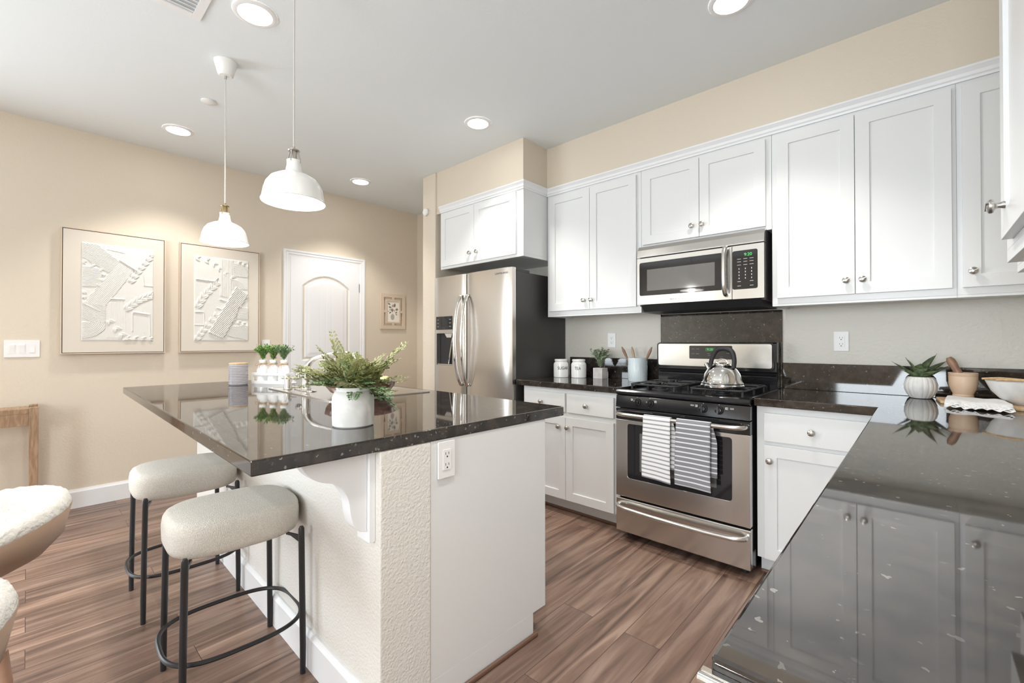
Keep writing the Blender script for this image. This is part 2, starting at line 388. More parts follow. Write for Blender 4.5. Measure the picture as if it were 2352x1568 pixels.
# ------------------------------------------------------------ ceiling fixtures
def recessed(x, y, label):
    t = thing('recessed_light', label, 'ceiling light', (x, y, ZC), group=None)
    bm = bmesh.new(); lathe(bm, [(.094, -.0005), (.092, -.005), (.080, -.009), (.072, -.008), (.071, -.002), (.071, -.0005)], 48); obj('trim_ring', bm, M_whitep, t, smooth=True)
    bm = bmesh.new(); lathe(bm, [(0, -.006), (.045, -.0058), (.0715, -.004), (.0715, -.0005), (0, -.0005)], 48); obj('lens', bm, M_lens, t, smooth=True)
    l = bpy.data.lights.new('recessed_lamp', 'SPOT'); l.energy = 40; l.spot_size = R(104); l.spot_blend = .55; l.shadow_soft_size = .06; l.color = WARM
    lo = bpy.data.objects.new('recessed_lamp', l); C.objects.link(lo); lo.location = (0, 0, -.02); lo.parent = t
    return t
for (x, y), lab in zip(LIGHTS, ('large round ceiling light at the top of the photo left of the cord', 'round ceiling light nearest the two framed reliefs', 'round ceiling light in front of the refrigerator soffit', 'small round ceiling light farthest away, above the white door',
                                'round ceiling light cut by the top edge, right of the others', 'ceiling light above the peninsula, out of the photo', 'added unseen fill light behind the camera over the middle', 'added unseen fill light behind the camera by the left wall', 'added unseen fill light behind the camera at the right')):
    recessed(x, y, lab)
bm = bmesh.new(); lathe(bm, [(0, -.011), (.036, -.010), (.042, -.006), (.042, -.0005), (0, -.0005)], 40)
o = obj('sprinkler_cover', bm, M_whitep, smooth=True); o.location = (-3.365, .778, ZC); tag(o, 'small flat white round cover on the ceiling beside the far pendant', 'ceiling cover')
vt = thing('ceiling_vent', 'white louvred air vent in the ceiling at the top left', 'vent', (-2.36, .36, ZC))
x0, x1, y0, y1 = -2.545, -2.17, .175, .552
bm = bmesh.new()
for a in ((x0, x1, y0, y0 + .035), (x0, x1, y1 - .035, y1), (x0, x0 + .035, y0 + .035, y1 - .035), (x1 - .035, x1, y0 + .035, y1 - .035)): bx(bm, *a, ZC - .008, ZC - .0005)
obj('frame', bm, M_whitep, vt, world=True, bev=.001)
bm = bmesh.new()
for i in range(11):
    xx = x0 + .045 + i * .027; prism(bm, [(xx, ZC - .001), (xx + .004, ZC - .001), (xx + .020, ZC - .008), (xx + .018, ZC - .0095)], (y0 + .036, y1 - .036), lambda a, b, c: (a, c, b))
obj('louvre', bm, M_whitep, vt, world=True)
bm = bmesh.new(); lathe(bm, [(0, 0), (.030, 0), (.034, .008), (.034, .020), (.028, .027), (0, .028)], 36)
bmesh.ops.rotate(bm, verts=bm.verts, cent=(0, 0, 0), matrix=Matrix.Rotation(R(90), 3, 'X'))
o = obj('round_sensor', bm, M_whitep, smooth=True); o.location = (-3.388, 2.5055, 2.40); tag(o, 'small round white sensor high on the wall end beside the refrigerator cabinet', 'sensor')

# ------------------------------------------------------------ pendants
def pendant(x, y, label, rim=1.742, holder=M_knob):
    t = thing('pendant_lamp', label, 'pendant lamp', (x, y, rim))
    H = ZC - rim
    bm = bmesh.new(); lathe(bm, [(0, H - .078), (.030, H - .078), (.038, H - .070), (.055, H - .008), (.056, H - .0005), (0, H - .0005)], 36); obj('canopy', bm, M_shade, t, smooth=True)
    bm = bmesh.new(); lathe(bm, [(0, H - .094), (.006, H - .094), (.007, H - .078), (0, H - .078)], 12); obj('cord_grip', bm, M_knob, t, smooth=True)
    bm = bmesh.new(); tube(bm, [(0, 0, H - .09), (0, 0, .215)], .0032, 8); obj('cord', bm, M_cord, t, smooth=True)
    prof = [(.112, .002), (.114, 0), (.116, .003), (.112, .012), (.106, .045), (.098, .070), (.082, .092), (.058, .106), (.036, .114), (.030, .122), (.026, .140), (.0245, .158), (.026, .160), (.026, .164), (.0, .166)]
    inn = [(max(r - .0022, 0), z - .0018) for r, z in prof[4:-1]]
    bm = bmesh.new(); lathe(bm, prof, 64); lathe(bm, [(.112, .002), (.1105, .012)] + inn + [(0, .160)], 64); obj('shade', bm, M_shade, t, smooth=True, keepn=False)
    bm = bmesh.new()
    for k in range(4):
        a = PI / 4 + k * PI / 2; c, s = math.cos(a), math.sin(a)
        tube(bm, [(.0245 * c, .0245 * s, .156), (.0245 * c, .0245 * s, .166), (.016 * c, .016 * s, .195), (.014 * c, .014 * s, .206)], .0028, 8)
    lathe(bm, [(0, .200), (.020, .200), (.022, .203), (.020, .206), (.006, .208), (.005, .220), (0, .220)], 24); lathe(bm, [(0, .166), (.012, .166), (.012, .200), (0, .200)], 20)
    obj('lamp_holder', bm, holder, t, smooth=True)
    bm = bmesh.new(); lathe(bm, [(0, .030), (.016, .036), (.028, .052), (.030, .068), (.022, .088), (.013, .104), (.013, .13), (0, .13)], 24); obj('bulb', bm, M_lens, t, smooth=True)
    l = bpy.data.lights.new('pendant_bulb', 'POINT'); l.energy = 5; l.shadow_soft_size = .03; l.color = WARM
    lo = bpy.data.objects.new('pendant_bulb', l); C.objects.link(lo); lo.location = (0, 0, .012); lo.parent = t
    return t
pendant(-1.805, .70, 'nearer, larger-looking white dome pendant, its long cord cut by the top edge')
pendant(-2.823, .731, 'white metal dome pendant farther off with a brass-coloured socket and visible ceiling canopy', holder=M_brass)

# ------------------------------------------------------------ art and fittings on the left wall
def relief(seed, y0, y1, z0, z1, which):
    """plaster relief as real depth on a grid; u,v in 0..1 from the top left of the panel"""
    nu, nv = 150, 215; U, V = np.meshgrid(np.linspace(0, 1, nu), np.linspace(0, 1, nv), indexing='ij')
    asp = (z1 - z0) / (y1 - y0); X = U; Y = V * asp; Hh = np.zeros_like(U)
    rg = np.random.default_rng(seed)
    def rib(poly, ang, per, amp, base=.0):
        m = np.ones_like(U, bool); n = len(poly)
        for i in range(n):
            (a, b), (c, d) = poly[i], poly[(i + 1) % n]; b *= asp; d *= asp
            m &= ((c - a) * (Y - b) - (d - b) * (X - a)) >= 0
        q = (X * math.cos(ang) + Y * math.sin(ang)) / per
        Hh[m] = (base + amp * np.abs(np.sin(PI * q)))[m]
    def arcs(cx, cy, r0, r1, per, amp, x0, x1, yy0, yy1):
        d = np.hypot(X - cx, Y - cy * asp); m = (d > r0) & (d < r1) & (X > x0) & (X < x1) & (V > yy0) & (V < yy1)
        Hh[m] = (amp * np.abs(np.sin(PI * d / per)))[m]
    def leaf(cx, cy, l, w_, ang, amp=.006):
        cy *= asp; dx, dy = X - cx, Y - cy; s = dx * math.cos(ang) + dy * math.sin(ang); t = -dx * math.sin(ang) + dy * math.cos(ang)
        q = (s / l) ** 2 + (t / (w_ * np.clip(1 - .5 * s / l, .3, 2))) ** 2
        hh = amp * np.clip(1.25 - q, 0, 1) * (1 - .55 * np.exp(-(t / (.35 * w_)) ** 2)); np.maximum(Hh, hh, out=Hh)
    def sprig(pts, n, l, w_, up=True):
        P = np.array(pts, float)
        n = max(3, int(n * .68))
        for i in range(n):
            t = i / (n - 1) * (len(P) - 1); k = min(int(t), len(P) - 2); f = t - k; p = P[k] * (1 - f) + P[k + 1] * f; d = P[k + 1] - P[k]; a = math.atan2(d[1] * asp, d[0])
            for sgn in (-1, 1):
                leaf(p[0] + .35 * l * math.cos(a + sgn * .8), p[1] + .35 * l * math.sin(a + sgn * .8) / asp, l * .46, w_ * .78, a + sgn * .55)
    def ridge(a, b, wd, amp):
        ax, ay, bx_, by = a[0], a[1] * asp, b[0], b[1] * asp; d = np.hypot(bx_ - ax, by - ay)
        s = ((X - ax) * (bx_ - ax) + (Y - ay) * (by - ay)) / d; t = np.abs((X - ax) * (by - ay) - (Y - ay) * (bx_ - ax)) / d
        hh = amp * np.clip(1 - t / wd, 0, 1) * ((s > 0) & (s < d)); np.maximum(Hh, hh, out=Hh)
    if which == 0:
        rib([(0, 0), (.18, .0), (.52, .17), (.36, .30), (0, .15)], 2.05, .024, .004)
        rib([(0, .24), (.27, .26), (.25, .45), (0, .45)], 1.52, .024, .004)
        rib([(.50, .17), (.72, .24), (.34, .62), (.24, .68), (.02, .62)], .70, .022, .0035)
        arcs(.30, .56, .08, .46, .024, .004, 0, .32, .62, .80); arcs(.02, .78, .05, .33, .024, .004, 0, .31, .80, .98)
        rib([(.34, .60), (.58, .57), (.60, .97), (.33, .97)], 0, .022, .0012)
        ridge((.50, .15), (.76, .25), .02, .008); ridge((.02, .62), (.24, .69), .018, .007); ridge((.38, .56), (.58, .56), .015, .006)
        ridge((.70, .69), (.94, .71), .02, .006); ridge((.69, .70), (.69, .90), .012, .004); ridge((.94, .71), (.95, .95), .012, .004); ridge((.84, .27), (.86, .40), .012, .004); ridge((.86, .40), (1, .40), .012, .004)
        ridge((.33, .05), (.58, .07), .01, .003); ridge((.58, .07), (.58, .13), .01, .003)
        sprig([(.66, .37), (.80, .22), (.96, .07)], 11, .12, .030); sprig([(.60, .66), (.78, .56), (.97, .50)], 9, .14, .036); sprig([(.36, .79), (.50, .90), (.60, .98)], 6, .13, .034); sprig([(.60, .97), (.95, .98)], 6, .10, .02); sprig([(.02, .50), (.03, .60)], 4, .09, .03); sprig([(.02, .20), (.30, .28), (.22, .42)], 9, .07, .025)
    else:
        rib([(.47, .0), (.70, .02), (.66, .48), (.46, .46)], 0, .024, .0035)
        arcs(.70, .22, .03, .32, .024, .0035, .70, 1, .05, .21); arcs(.68, .42, .05, .32, .024, .0035, .68, 1, .22, .36)
        rib([(.76, .33), (.98, .42), (.52, .97), (.25, .90)], .72, .030, .007, .002)
        rib([(.80, .58), (1, .58), (1, .73), (.76, .73)], 1.55, .024, .0035); rib([(.64, .82), (1, .80), (1, .99), (.56, .93)], 1.9, .022, .0035)
        ridge((.26, .89), (.50, .96), .02, .009); ridge((.03, .28), (.36, .29), .018, .007); ridge((.36, .29), (.42, .24), .018, .006); ridge((.02, .66), (.17, .66), .014, .005); ridge((.17, .66), (.18, .80), .012, .004); ridge((.0, .81), (.18, .81), .012, .004); ridge((.45, .50), (.58, .52), .018, .007); ridge((.40, .60), (.50, .62), .014, .006)
        sprig([(.04, .03), (.30, .06), (.46, .14), (.66, .22)], 10, .12, .03); sprig([(.06, .60), (.18, .46), (.38, .32)], 9, .15, .04); sprig([(.05, .98), (.18, .86), (.38, .70)], 9, .12, .034); sprig([(.96, .44), (.86, .53), (.74, .68), (.66, .78)], 9, .09, .03); sprig([(.70, .75), (.98, .80)], 6, .09, .025); sprig([(.80, .03), (.98, .06)], 4, .09, .02)
    Hh += .00015 * rg.standard_normal(Hh.shape)
    edge = np.minimum(np.minimum(U, 1 - U), np.minimum(V, 1 - V)); Hh = (Hh + .003) * np.clip(edge / .012, 0, 1)
    bm = bmesh.new()
    G = [[bm.verts.new((Hh[i, j] * 1.6, y0 + (y1 - y0) * U[i, j], z1 - (z1 - z0) * V[i, j])) for j in range(nv)] for i in range(nu)]
    for i in range(nu - 1):
        for j in range(nv - 1): bm.faces.new((G[i][j], G[i][j + 1], G[i + 1][j + 1], G[i + 1][j]))
    return bm
def art(y0, y1, z0, z1, which, label, inner):
    cy, cz = (y0 + y1) / 2, z0
    t = thing('framed_relief_art', label, 'wall art', (XL, cy, cz)); xf = XL + .045; fw = .007
    bm = bmesh.new()
    for a in ((y0, y0 + fw, z0, z1), (y1 - fw, y1, z0, z1), (y0 + fw, y1 - fw, z0, z0 + fw), (y0 + fw, y1 - fw, z1 - fw, z1)): bx(bm, XL + .002, xf, *a)
    obj('frame', bm, M_frame, t, world=True, bev=.0008)
    obj('backing_board', box(XL + .002, XL + .030, y0 + fw + .0005, y1 - fw - .0005, z0 + fw + .0005, z1 - fw - .0005), M_blackm, t, world=True)
    obj('mat_board', box(XL + .0302, xf - .003, y0 + fw + .004, y1 - fw - .004, z0 + fw + .004, z1 - fw - .004), M_linen, t, world=True)
    bm = relief(3 + which, *inner, which); bmesh.ops.translate(bm, verts=bm.verts, vec=(xf - .0028, 0, 0))
    obj('plaster_relief', bm, M_plaster, t, world=True, smooth=True, angle=80)
art(.156, .747, 1.112, 2.018, 0, 'left framed white plaster relief of leaves and combed bands, the larger in the photo', (.262, .672, 1.205, 1.925))
art(.840, 1.4385, 1.112, 2.018, 1, 'right framed white plaster relief with a diagonal ribbed band, beside the white door', (.937, 1.345, 1.205, 1.925))

# little botanical picture in a cut-out frame
t = thing('botanical_picture', 'small wooden cut-out frame with a vase of leaves print right of the door', 'wall art', (XL, 2.856, 1.345))
y0, y1, z0, z1 = 2.694, 3.017, 1.345, 1.748; xa, xb = XL + .002, XL + .020; bm = bmesh.new(); ow = .040; g = .024; iw = .020
for a in ((y0, y1, z0, z0 + ow), (y0, y1, z1 - ow, z1), (y0, y0 + ow, z0 + ow, z1 - ow), (y1 - ow, y1, z0 + ow, z1 - ow)): bx(bm, xa, xb, *a)
Y0, Y1, Z0, Z1 = y0 + ow + g, y1 - ow - g, z0 + ow + g, z1 - ow - g
for a in ((Y0, Y1, Z0, Z0 + iw), (Y0, Y1, Z1 - iw, Z1), (Y0, Y0 + iw, Z0 + iw, Z1 - iw), (Y1 - iw, Y1, Z0 + iw, Z1 - iw)): bx(bm, xa, xb, *a)
cy, cz = (y0 + y1) / 2, (z0 + z1) / 2
for a in ((cy - .014, cy + .014, z0 + ow, Z0), (cy - .014, cy + .014, Z1, z1 - ow), (y0 + ow, Y0, cz - .014, cz + .014), (Y1, y1 - ow, cz - .014, cz + .014)): bx(bm, xa, xb, *a)
obj('frame', bm, M_frame, t, world=True, bev=.0008)
obj('paper', box(XL + .004, XL + .012, Y0 + iw, Y1 - iw, Z0 + iw, Z1 - iw), M_paper, t, world=True)
def ell(bm, y, z, a, b, ang, x=XL + .0125, n=18, pt=1.0):
    vs_ = []
    for i in range(n):
        th = 2 * PI * i / n; u, v = a * math.cos(th), b * math.sin(th) * (1 if pt == 1 else (abs(math.sin(th)) ** .4))
        vs_.append((y + u * math.cos(ang) - v * math.sin(ang), z + u * math.sin(ang) + v * math.cos(ang)))
    prism(bm, vs_, (x - .0004, x + .0004), lambda p, q, c: (c, p, q))
py = lambda px: Y0 + iw + (px - 415) / 420 * (Y1 - Y0 - 2 * iw); pz = lambda pv: Z1 - iw - (pv - 410) / 760 * (Z1 - Z0 - 2 * iw)
bm = bmesh.new(); kx = (Y1 - Y0 - 2 * iw) / 420
for u, v, a, b, an in ((490, 512, 52, 26, -.4), (523, 630, 52, 30, -.3), (682, 555, 62, 40, 1.3), (760, 705, 52, 36, .3), (740, 818, 42, 20, .5), (525, 830, 42, 24, .6), (595, 735, 55, 38, 1.7), (465, 785, 28, 10, .2)):
    ell(bm, py(u), pz(v), a * kx, b * kx, an, pt=2)
obj('leaf_print', bm, M_sand, t, world=True)
bm = bmesh.new()
for u, v, a, b, an in ((612, 575, 48, 32, 1.6), (525, 725, 34, 22, .2), (665, 745, 46, 22, 2.2), (745, 892, 38, 26, -.5)): ell(bm, py(u), pz(v), a * kx, b * kx, an, pt=2)
ell(bm, py(610), pz(990), 66 * kx, 95 * kx, 0); tube(bm, [(XL + .0125, py(612), pz(900)), (XL + .0125, py(620), pz(780)), (XL + .0125, py(600), pz(650))], .0015, 6)
obj('vase_print', bm, M_sand2, t, world=True)

def plate(name, label, cat, org, axis, wd, ht, kind):
    """axis '+x' or '-y' = direction the plate faces; org = centre on the wall"""
    t = thing(name, label, cat, org, {'-y': 0, '+x': R(90), 'end': R(90) + ROT}[axis])
    bm = bmesh.new(); prism(bm, rrect(-wd / 2, wd / 2, -ht / 2, ht / 2, .004), (-.006, -.0005), lambda a, b, c: (a, c, b)); obj('cover_plate', bm, M_whitep, t, bev=.0015)
    if kind == 'outlet':
        bm = bmesh.new(); prism(bm, rrect(-.017, .017, -.034, .034, .003), (-.008, -.0062), lambda a, b, c: (a, c, b)); obj('receptacle', bm, M_whitep, t, bev=.0006)
        bm = bmesh.new()
        for s in (-1, 1):
            cz = s * .018
            bx(bm, -.0075, -.0058, -.0086, -.0082, cz - .001, cz + .007); bx(bm, .0055, .0072, -.0086, -.0082, cz - .001, cz + .007)
            prism(bm, [(-.0025, cz - .010), (.0025, cz - .010), (.0025, cz - .0065), (0, cz - .0045), (-.0025, cz - .0065)], (-.0086, -.0082), lambda a, b, c: (a, c, b))
        obj('slots', bm, M_ink, t)
    else:
        n = kind
        for k in range(n):
            x = (k - (n - 1) / 2) * .046
            bm = bmesh.new(); prism(bm, rrect(x - .0165, x + .0165, -.033, .033, .002), (-.0072, -.0062), lambda a, b, c: (a, c, b)); sw = obj('switch', bm, M_whitep, t, bev=.0005)
            bm = bmesh.new(); tl = .003 if k < 2 else -.002
            prism(bm, [(-.026, -.0073), (.026, -.0073), (.026, -.0085 - tl), (-.026, -.0085 + tl * .3)], (x - .0125, x + .0125), lambda a, b, c: (c, b, a)); obj('rocker', bm, M_whitep, sw, bev=.0005)
    return t
plate('light_switch', 'white three-gang switch plate on the left wall by the console table', 'light switch', (XL, -.0235, 1.153), '+x', .165, .116, 3)
plate('wall_outlet', 'white outlet half hidden behind the potted herbs, low beside the right relief', 'outlet', (XL, 1.505, 1.160), '+x', .072, .116, 'outlet')
plate('wall_outlet', 'white outlet on the pale wall above the small potted plant', 'outlet', (-1.815, YW, 1.210), '-y', .070, .112, 'outlet')
plate('wall_outlet', 'white outlet on the pale wall right of the range', 'outlet', (-.339, YW, 1.20), '-y', .070, .112, 'outlet')
t = plate('wall_outlet', 'white outlet at the top of the island end panel', 'outlet', isl(.587, .002, .806), 'end', .070, .122, 'outlet')

# console table at the left edge
t = thing('console_table', 'wooden console table against the left wall, cut by the photo edge', 'table', (-4.36, -.5, 0))
obj('tabletop', box(-4.455, -4.262, -1.2, .010, .735, .768), M_oak, t, world=True, bev=.002)
obj('apron', box(-4.270, -4.252, -1.2, .008, .66, .733), M_oak, t, world=True, bev=.001)
for x in (-4.27, -4.475):
    for y in (.01, -1.245): obj('leg', box(x - .012, x + .030, y, y + .042, 0, .775), M_oak, t, world=True, bev=.002)

# ------------------------------------------------------------ cabinet doors, drawers, knobs
def shaker(x0, x1, z0, z1, yf, th=.019, st=.057, dep=.009):
    """slab facing -y with its front at yf and a recessed centre panel"""
    bm = bmesh.new(); v = bx(bm, x0, x1, yf, yf + th, z0, z1); bm.faces.ensure_lookup_table()
    if st:
        f = [f for f in bm.faces if all(abs(q.co.y - yf) < 1e-6 for q in f.verts)][0]; bm.faces.remove(f)
        # front rim, step and recessed panel
        R0 = [v[i] for i in (0, 1, 5, 4)]; c = [(x0 + st, z0 + st), (x1 - st, z0 + st), (x1 - st, z1 - st), (x0 + st, z1 - st)]; e = .0012
        R1 = [bm.verts.new((a, yf, b)) for a, b in c]
        R2 = [bm.verts.new((a + (e if k in (0, 3) else -e), yf + dep, b + (e if k < 2 else -e))) for k, (a, b) in enumerate(c)]
        for A, B in ((R0, R1), (R1, R2)):
            for k in range(4): bm.faces.new((A[k], A[(k + 1) % 4], B[(k + 1) % 4], B[k]))
        bm.faces.new(R2)
    return bm
def knob_bm():
    bm = bmesh.new(); lathe(bm, [(0, 0), (.008, 0), (.0075, .004), (.0055, .010), (.0065, .014), (.0145, .018), (.0160, .022), (.0150, .026), (.0095, .0295), (0, .0305)], 24)
    bx(bm, -.0145, .0145, -.0012, .0012, .026, .0312)
    bmesh.ops.rotate(bm, verts=bm.verts, cent=(0, 0, 0), matrix=Matrix.Rotation(R(90), 3, 'X') @ Matrix.Rotation(R(25), 3, 'Z')); return bm
KME = None
def add_knob(parent, x, z, yf, facing=None):
    global KME
    if KME is None:
        o = obj('knob', knob_bm(), M_knob, smooth=True); KME = o.data
    else:
        o = bpy.data.objects.new('knob', KME); C.objects.link(o)
    o.parent = parent; o.location = Vector((x, yf, z)) - loc_of(parent)
    if facing: o.rotation_euler = facing
    return o
def cdoor(parent, x0, x1, z0, z1, yf, kx, kz, name='door', st=.057):
    d = obj(name, shaker(x0, x1, z0, z1, yf, st=st), M_cab, parent, world=True, bev=.0012)
    add_knob(d, kx, kz, yf); return d

# wall cabinets ------------------------------------------------
ZT, ZB = 2.36, 1.395
t = thing('wall_cabinet', 'white two-door wall cabinet between the refrigerator and the microwave', 'cabinet', (-1.80, YU, ZB))
bm = bmesh.new(); bx(bm, -2.206, -1.402, YU, YW - .002, ZB + .012, ZT - .001); bx(bm, -2.206, -1.402, YU, YU + .02, ZB, ZB + .0119); bx(bm, -1.422, -1.402, YU + .0201, YW - .002, ZB, ZB + .0119); bx(bm, -2.206, -2.186, YU + .0201, YW - .002, ZB, ZB + .0119); obj('body', bm, M_cab, t, world=True, bev=.0008)
cdoor(t, -2.180, -1.8055, 1.438, 2.338, YUD, -1.848, 1.507); cdoor(t, -1.8025, -1.432, 1.438, 2.338, YUD, -1.784, 1.507)
t = thing('wall_cabinet', 'white short two-door wall cabinet directly above the microwave', 'cabinet', (-1.01, YU, 1.83))
obj('body', box(-1.4005, -.6165, YU, YW - .002, 1.828, ZT - .001), M_cab, t, world=True, bev=.0008)
cdoor(t, -1.385, -1.0115, 1.848, 2.338, YUD, -1.051, 1.918); cdoor(t, -1.0085, -.644, 1.848, 2.338, YUD, -.989, 1.918)
t = thing('wall_cabinet', 'white wall cabinet with two wide doors right of the microwave', 'cabinet', (-.25, YU, ZB))
bm = bmesh.new(); bx(bm, -.615, .118, YU, YW - .002, ZB + .012, ZT - .001); bx(bm, -.615, .118, YU, YU + .02, ZB, ZB + .0119); bx(bm, -.615, -.595, YU + .0201, YW - .002, ZB, ZB + .0119); obj('body', bm, M_cab, t, world=True, bev=.0008)
cdoor(t, -.589, -.2455, 1.438, 2.338, YUD, -.28, 1.507); cdoor(t, -.2425, .103, 1.438, 2.338, YUD, -.214, 1.507)
t = thing('wall_cabinet', 'white wall cabinet in the right corner, half behind the nearest cabinet', 'cabinet', (.30, YU, ZB))
bm = bmesh.new(); bx(bm, .1185, XR - .002, YU, YW - .002, ZB + .012, ZT - .001); bx(bm, .1185, XR - .002, YU, YU + .02, ZB, ZB + .0119); obj('body', bm, M_cab, t, world=True, bev=.0008)
cdoor(t, .136, .470, 1.438, 2.338, YUD, .167, 1.507)
# cabinet over the refrigerator
t = thing('refrigerator_cabinet', 'white two-door cabinet over the refrigerator', 'cabinet', (-2.70, 2.526, 1.848))
bm = bmesh.new(); bx(bm, -3.205, -2.2125, 2.526, YW - .002, 1.872, ZT - .001); bx(bm, -3.205, -2.2125, 2.526, 2.546, 1.848, 1.8719); bx(bm, -2.232, -2.2125, 2.5461, YW - .002, 1.848, 1.8719); obj('body', bm, M_cab, t, world=True, bev=.0008)
cdoor(t, -3.184, -2.7455, 1.868, 2.345, 2.507, -2.787, 1.943); cdoor(t, -2.7425, -2.277, 1.868, 2.345, 2.507, -2.700, 1.943)
# crown moulding along the tops
def crown(name, path, zb=2.357, zt=2.412):
    prof = [(0, zb), (-.006, zb), (-.008, zb + .010), (-.014, zb + .016), (-.016, zb + .030), (-.026, zb + .042), (-.030, zb + .046), (-.030, zt), (0, zt)]
    bm = bmesh.new(); rows = []
    for d, z in prof: rows.append([bm.verts.new((*path(d), z)[:0] + tuple(q) + (z,)) for q in path(d)])
    n = len(prof)
    for i in range(n):
        A, B = rows[i], rows[(i + 1) % n]
        for j in range(len(A) - 1): bm.faces.new((A[j], A[j + 1], B[j + 1], B[j]))
    for j in (0, -1): bm.faces.new([r[j] for r in rows])
    return struct(name, bm, M_trim)
yf1, yf2 = 2.5238, YU - .0032
crown('trim_2', lambda d: [(-3.205, yf1 + d), (-2.2118 - d, yf1 + d), (-2.2118 - d, yf2 + d), (XR - .003, yf2 + d)])
# nearest cabinet on the right wall
t = thing('wall_cabinet', 'nearest white wall cabinet, cut by the right edge of the photo', 'cabinet', (.16, 1.2, ZB))
bm = bmesh.new(); bx(bm, .158, XR - .002, .75, 1.65, ZB + .03, ZT + .05); bx(bm, .158, .178, .75, 1.65, ZB, ZB + .0299); bx(bm, .1781, XR - .002, 1.63, 1.65, ZB, ZB + .0299); obj('body', bm, M_cab, t, world=True, bev=.0008)
bm = shaker(-1.55, -1.15, 1.438, 2.338, .139); bmesh.ops.rotate(bm, verts=bm.verts, cent=(0, 0, 0), matrix=Matrix.Rotation(R(-90), 3, 'Z'))
# rotation by -90 maps (x,y)->(y,-x): front at x=.139 facing -x, spanning y 1.15..1.55
d = obj('door', bm, M_cab, t, world=True, bev=.0012); k = add_knob(d, .139, 1.505, 1.455); k.location = Vector((.139, 1.475, 1.505)) - loc_of(d); k.rotation_euler = (0, 0, R(-90))
struct('wall_soffit_right', box(.163, XR, BACK + .4, 1.655, ZT + .052, ZC), M_wall)
t = thing('filler_cabinet', 'narrow white cabinet end behind the nearest right-hand cabinet', 'cabinet', (.2, 1.78, ZB))
bm = bmesh.new(); bx(bm, .202, XR - .002, 1.652, 1.91, ZB + .02, ZT + .05); bx(bm, .202, .222, 1.652, 1.91, ZB, ZB + .0199); bx(bm, .2221, XR - .002, 1.89, 1.91, ZB, ZB + .0199); obj('body', bm, M_cab, t, world=True, bev=.0008)

# base cabinets ------------------------------------------------
def toe(t, x0, x1):
    obj('toe_kick', box(x0, x1, YB + .075, YB + .09, .0, .104), M_cab, t, world=True)
t = thing('base_cabinet', 'white base cabinet with two drawers and two doors left of the range', 'cabinet', (-1.80, YB, 0))
bm = bmesh.new(); bx(bm, -2.208, -1.402, YB, YW - .003, .105, CB - .001); obj('body', bm, M_cab, t, world=True, bev=.0008); toe(t, -2.208, -1.402)
for x0, x1, kx in ((-2.186, -1.8195, -2.022), (-1.8035, -1.441, -1.641)): cdoor(t, x0, x1, .712, .841, YBD, kx, .772, 'drawer', st=0)
cdoor(t, -2.186, -1.8155, .11, .680, YBD, -1.865, .611); cdoor(t, -1.8125, -1.441, .11, .680, YBD, -1.79, .611)
t = thing('base_cabinet', 'white base cabinet with one wide drawer right of the range', 'cabinet', (-.37, YB, 0))
obj('body', box(-.625, -.105, YB, YW - .003, .105, CB - .001), M_cab, t, world=True, bev=.0008); toe(t, -.625, -.125)
cdoor(t, -.589, -.160, .70, .841, YBD, -.386, .769, 'drawer', st=0); cdoor(t, -.589, -.160, .11, .680, YBD, -.562, .605)
t = thing('peninsula_cabinet', 'white base cabinets under the near peninsula counter', 'cabinet', (.18, 1.4, 0))
obj('body', box(-.10, XR - .002, .46, YB - .024, .105, CB - .001), M_cab, t, world=True, bev=.0008)
obj('toe_kick', box(-.03, XR - .002, .50, YB - .024, 0, .104), M_cab, t, world=True)
for k, (a, b) in enumerate(((1.92, 2.44), (1.36, 1.90), (.93, 1.34), (.50, .91))):
    bm = shaker(-b, -a, .11, .841, -.119); bmesh.ops.rotate(bm, verts=bm.verts, cent=(0, 0, 0), matrix=Matrix.Rotation(R(-90), 3, 'Z')); d = obj('door', bm, M_cab, t, world=True, bev=.0012)
    kk = add_knob(d, 0, 0, 0); kk.location = Vector((-.119, a + .03, .77)) - loc_of(d); kk.rotation_euler = (0, 0, R(-90))
# brown shoe mouldings along the toe kicks
def shoe(name, x0, x1, y0, y1, m=M_toe): return struct(name, box(x0, x1, y0, y1, 0, .018), m, bev=.006)
shoe('trim_4', -2.208, -1.402, YB + .059, YB + .0745); shoe('trim_5', -.625, -.125, YB + .059, YB + .0745)

# counters -----------------------------------------------------
o = edge_slot(obj('countertop', box(-2.253, -1.3955, 2.493, YW - .002, CB, CT), M_gran, bev=.004, seg=3)); tag(setorigin(o, (-1.82, 2.8, CB)), 'dark granite countertop between refrigerator and range', 'countertop')
bm = bmesh.new(); prism(bm, [(-.632, 2.493), (-.1437, 2.493), (-.1437, .422), (XR - .002, .422), (XR - .002, YW - .002), (-.632, YW - .002)], (CB, CT))
o = edge_slot(obj('countertop', bm, M_gran, bev=.004, seg=3)); tag(setorigin(o, (.17, 1.5, CB)), 'large dark granite countertop in the right foreground, turning the corner by the range', 'countertop')
o = obj('backsplash', box(-2.205, -1.4035, YW - .021, YW - .002, CT, 1.070), M_gran2, bev=.002); tag(setorigin(o, (-1.8, YW, CT)), 'low dark granite backsplash behind the canisters', 'backsplash')
o = obj('backsplash', box(-1.4025, -.6285, YW - .022, YW - .002, CT - .03, 1.394), M_gran2, bev=.002); tag(setorigin(o, (-1.0, YW, CT)), 'tall dark granite panel between the range and the microwave', 'backsplash')
o = obj('backsplash', box(-.6275, XR - .002, YW - .021, YW - .002, CT, 1.070), M_gran2, bev=.002); tag(setorigin(o, (-.1, YW, CT)), 'long low dark granite backsplash right of the range', 'backsplash')
bm = bmesh.new(); tube(bm, [(-.150, .410, .898), (.30, .410, .898)], .005, 12); bx(bm, -.15, .30, .4155, .4215, .894, .902)
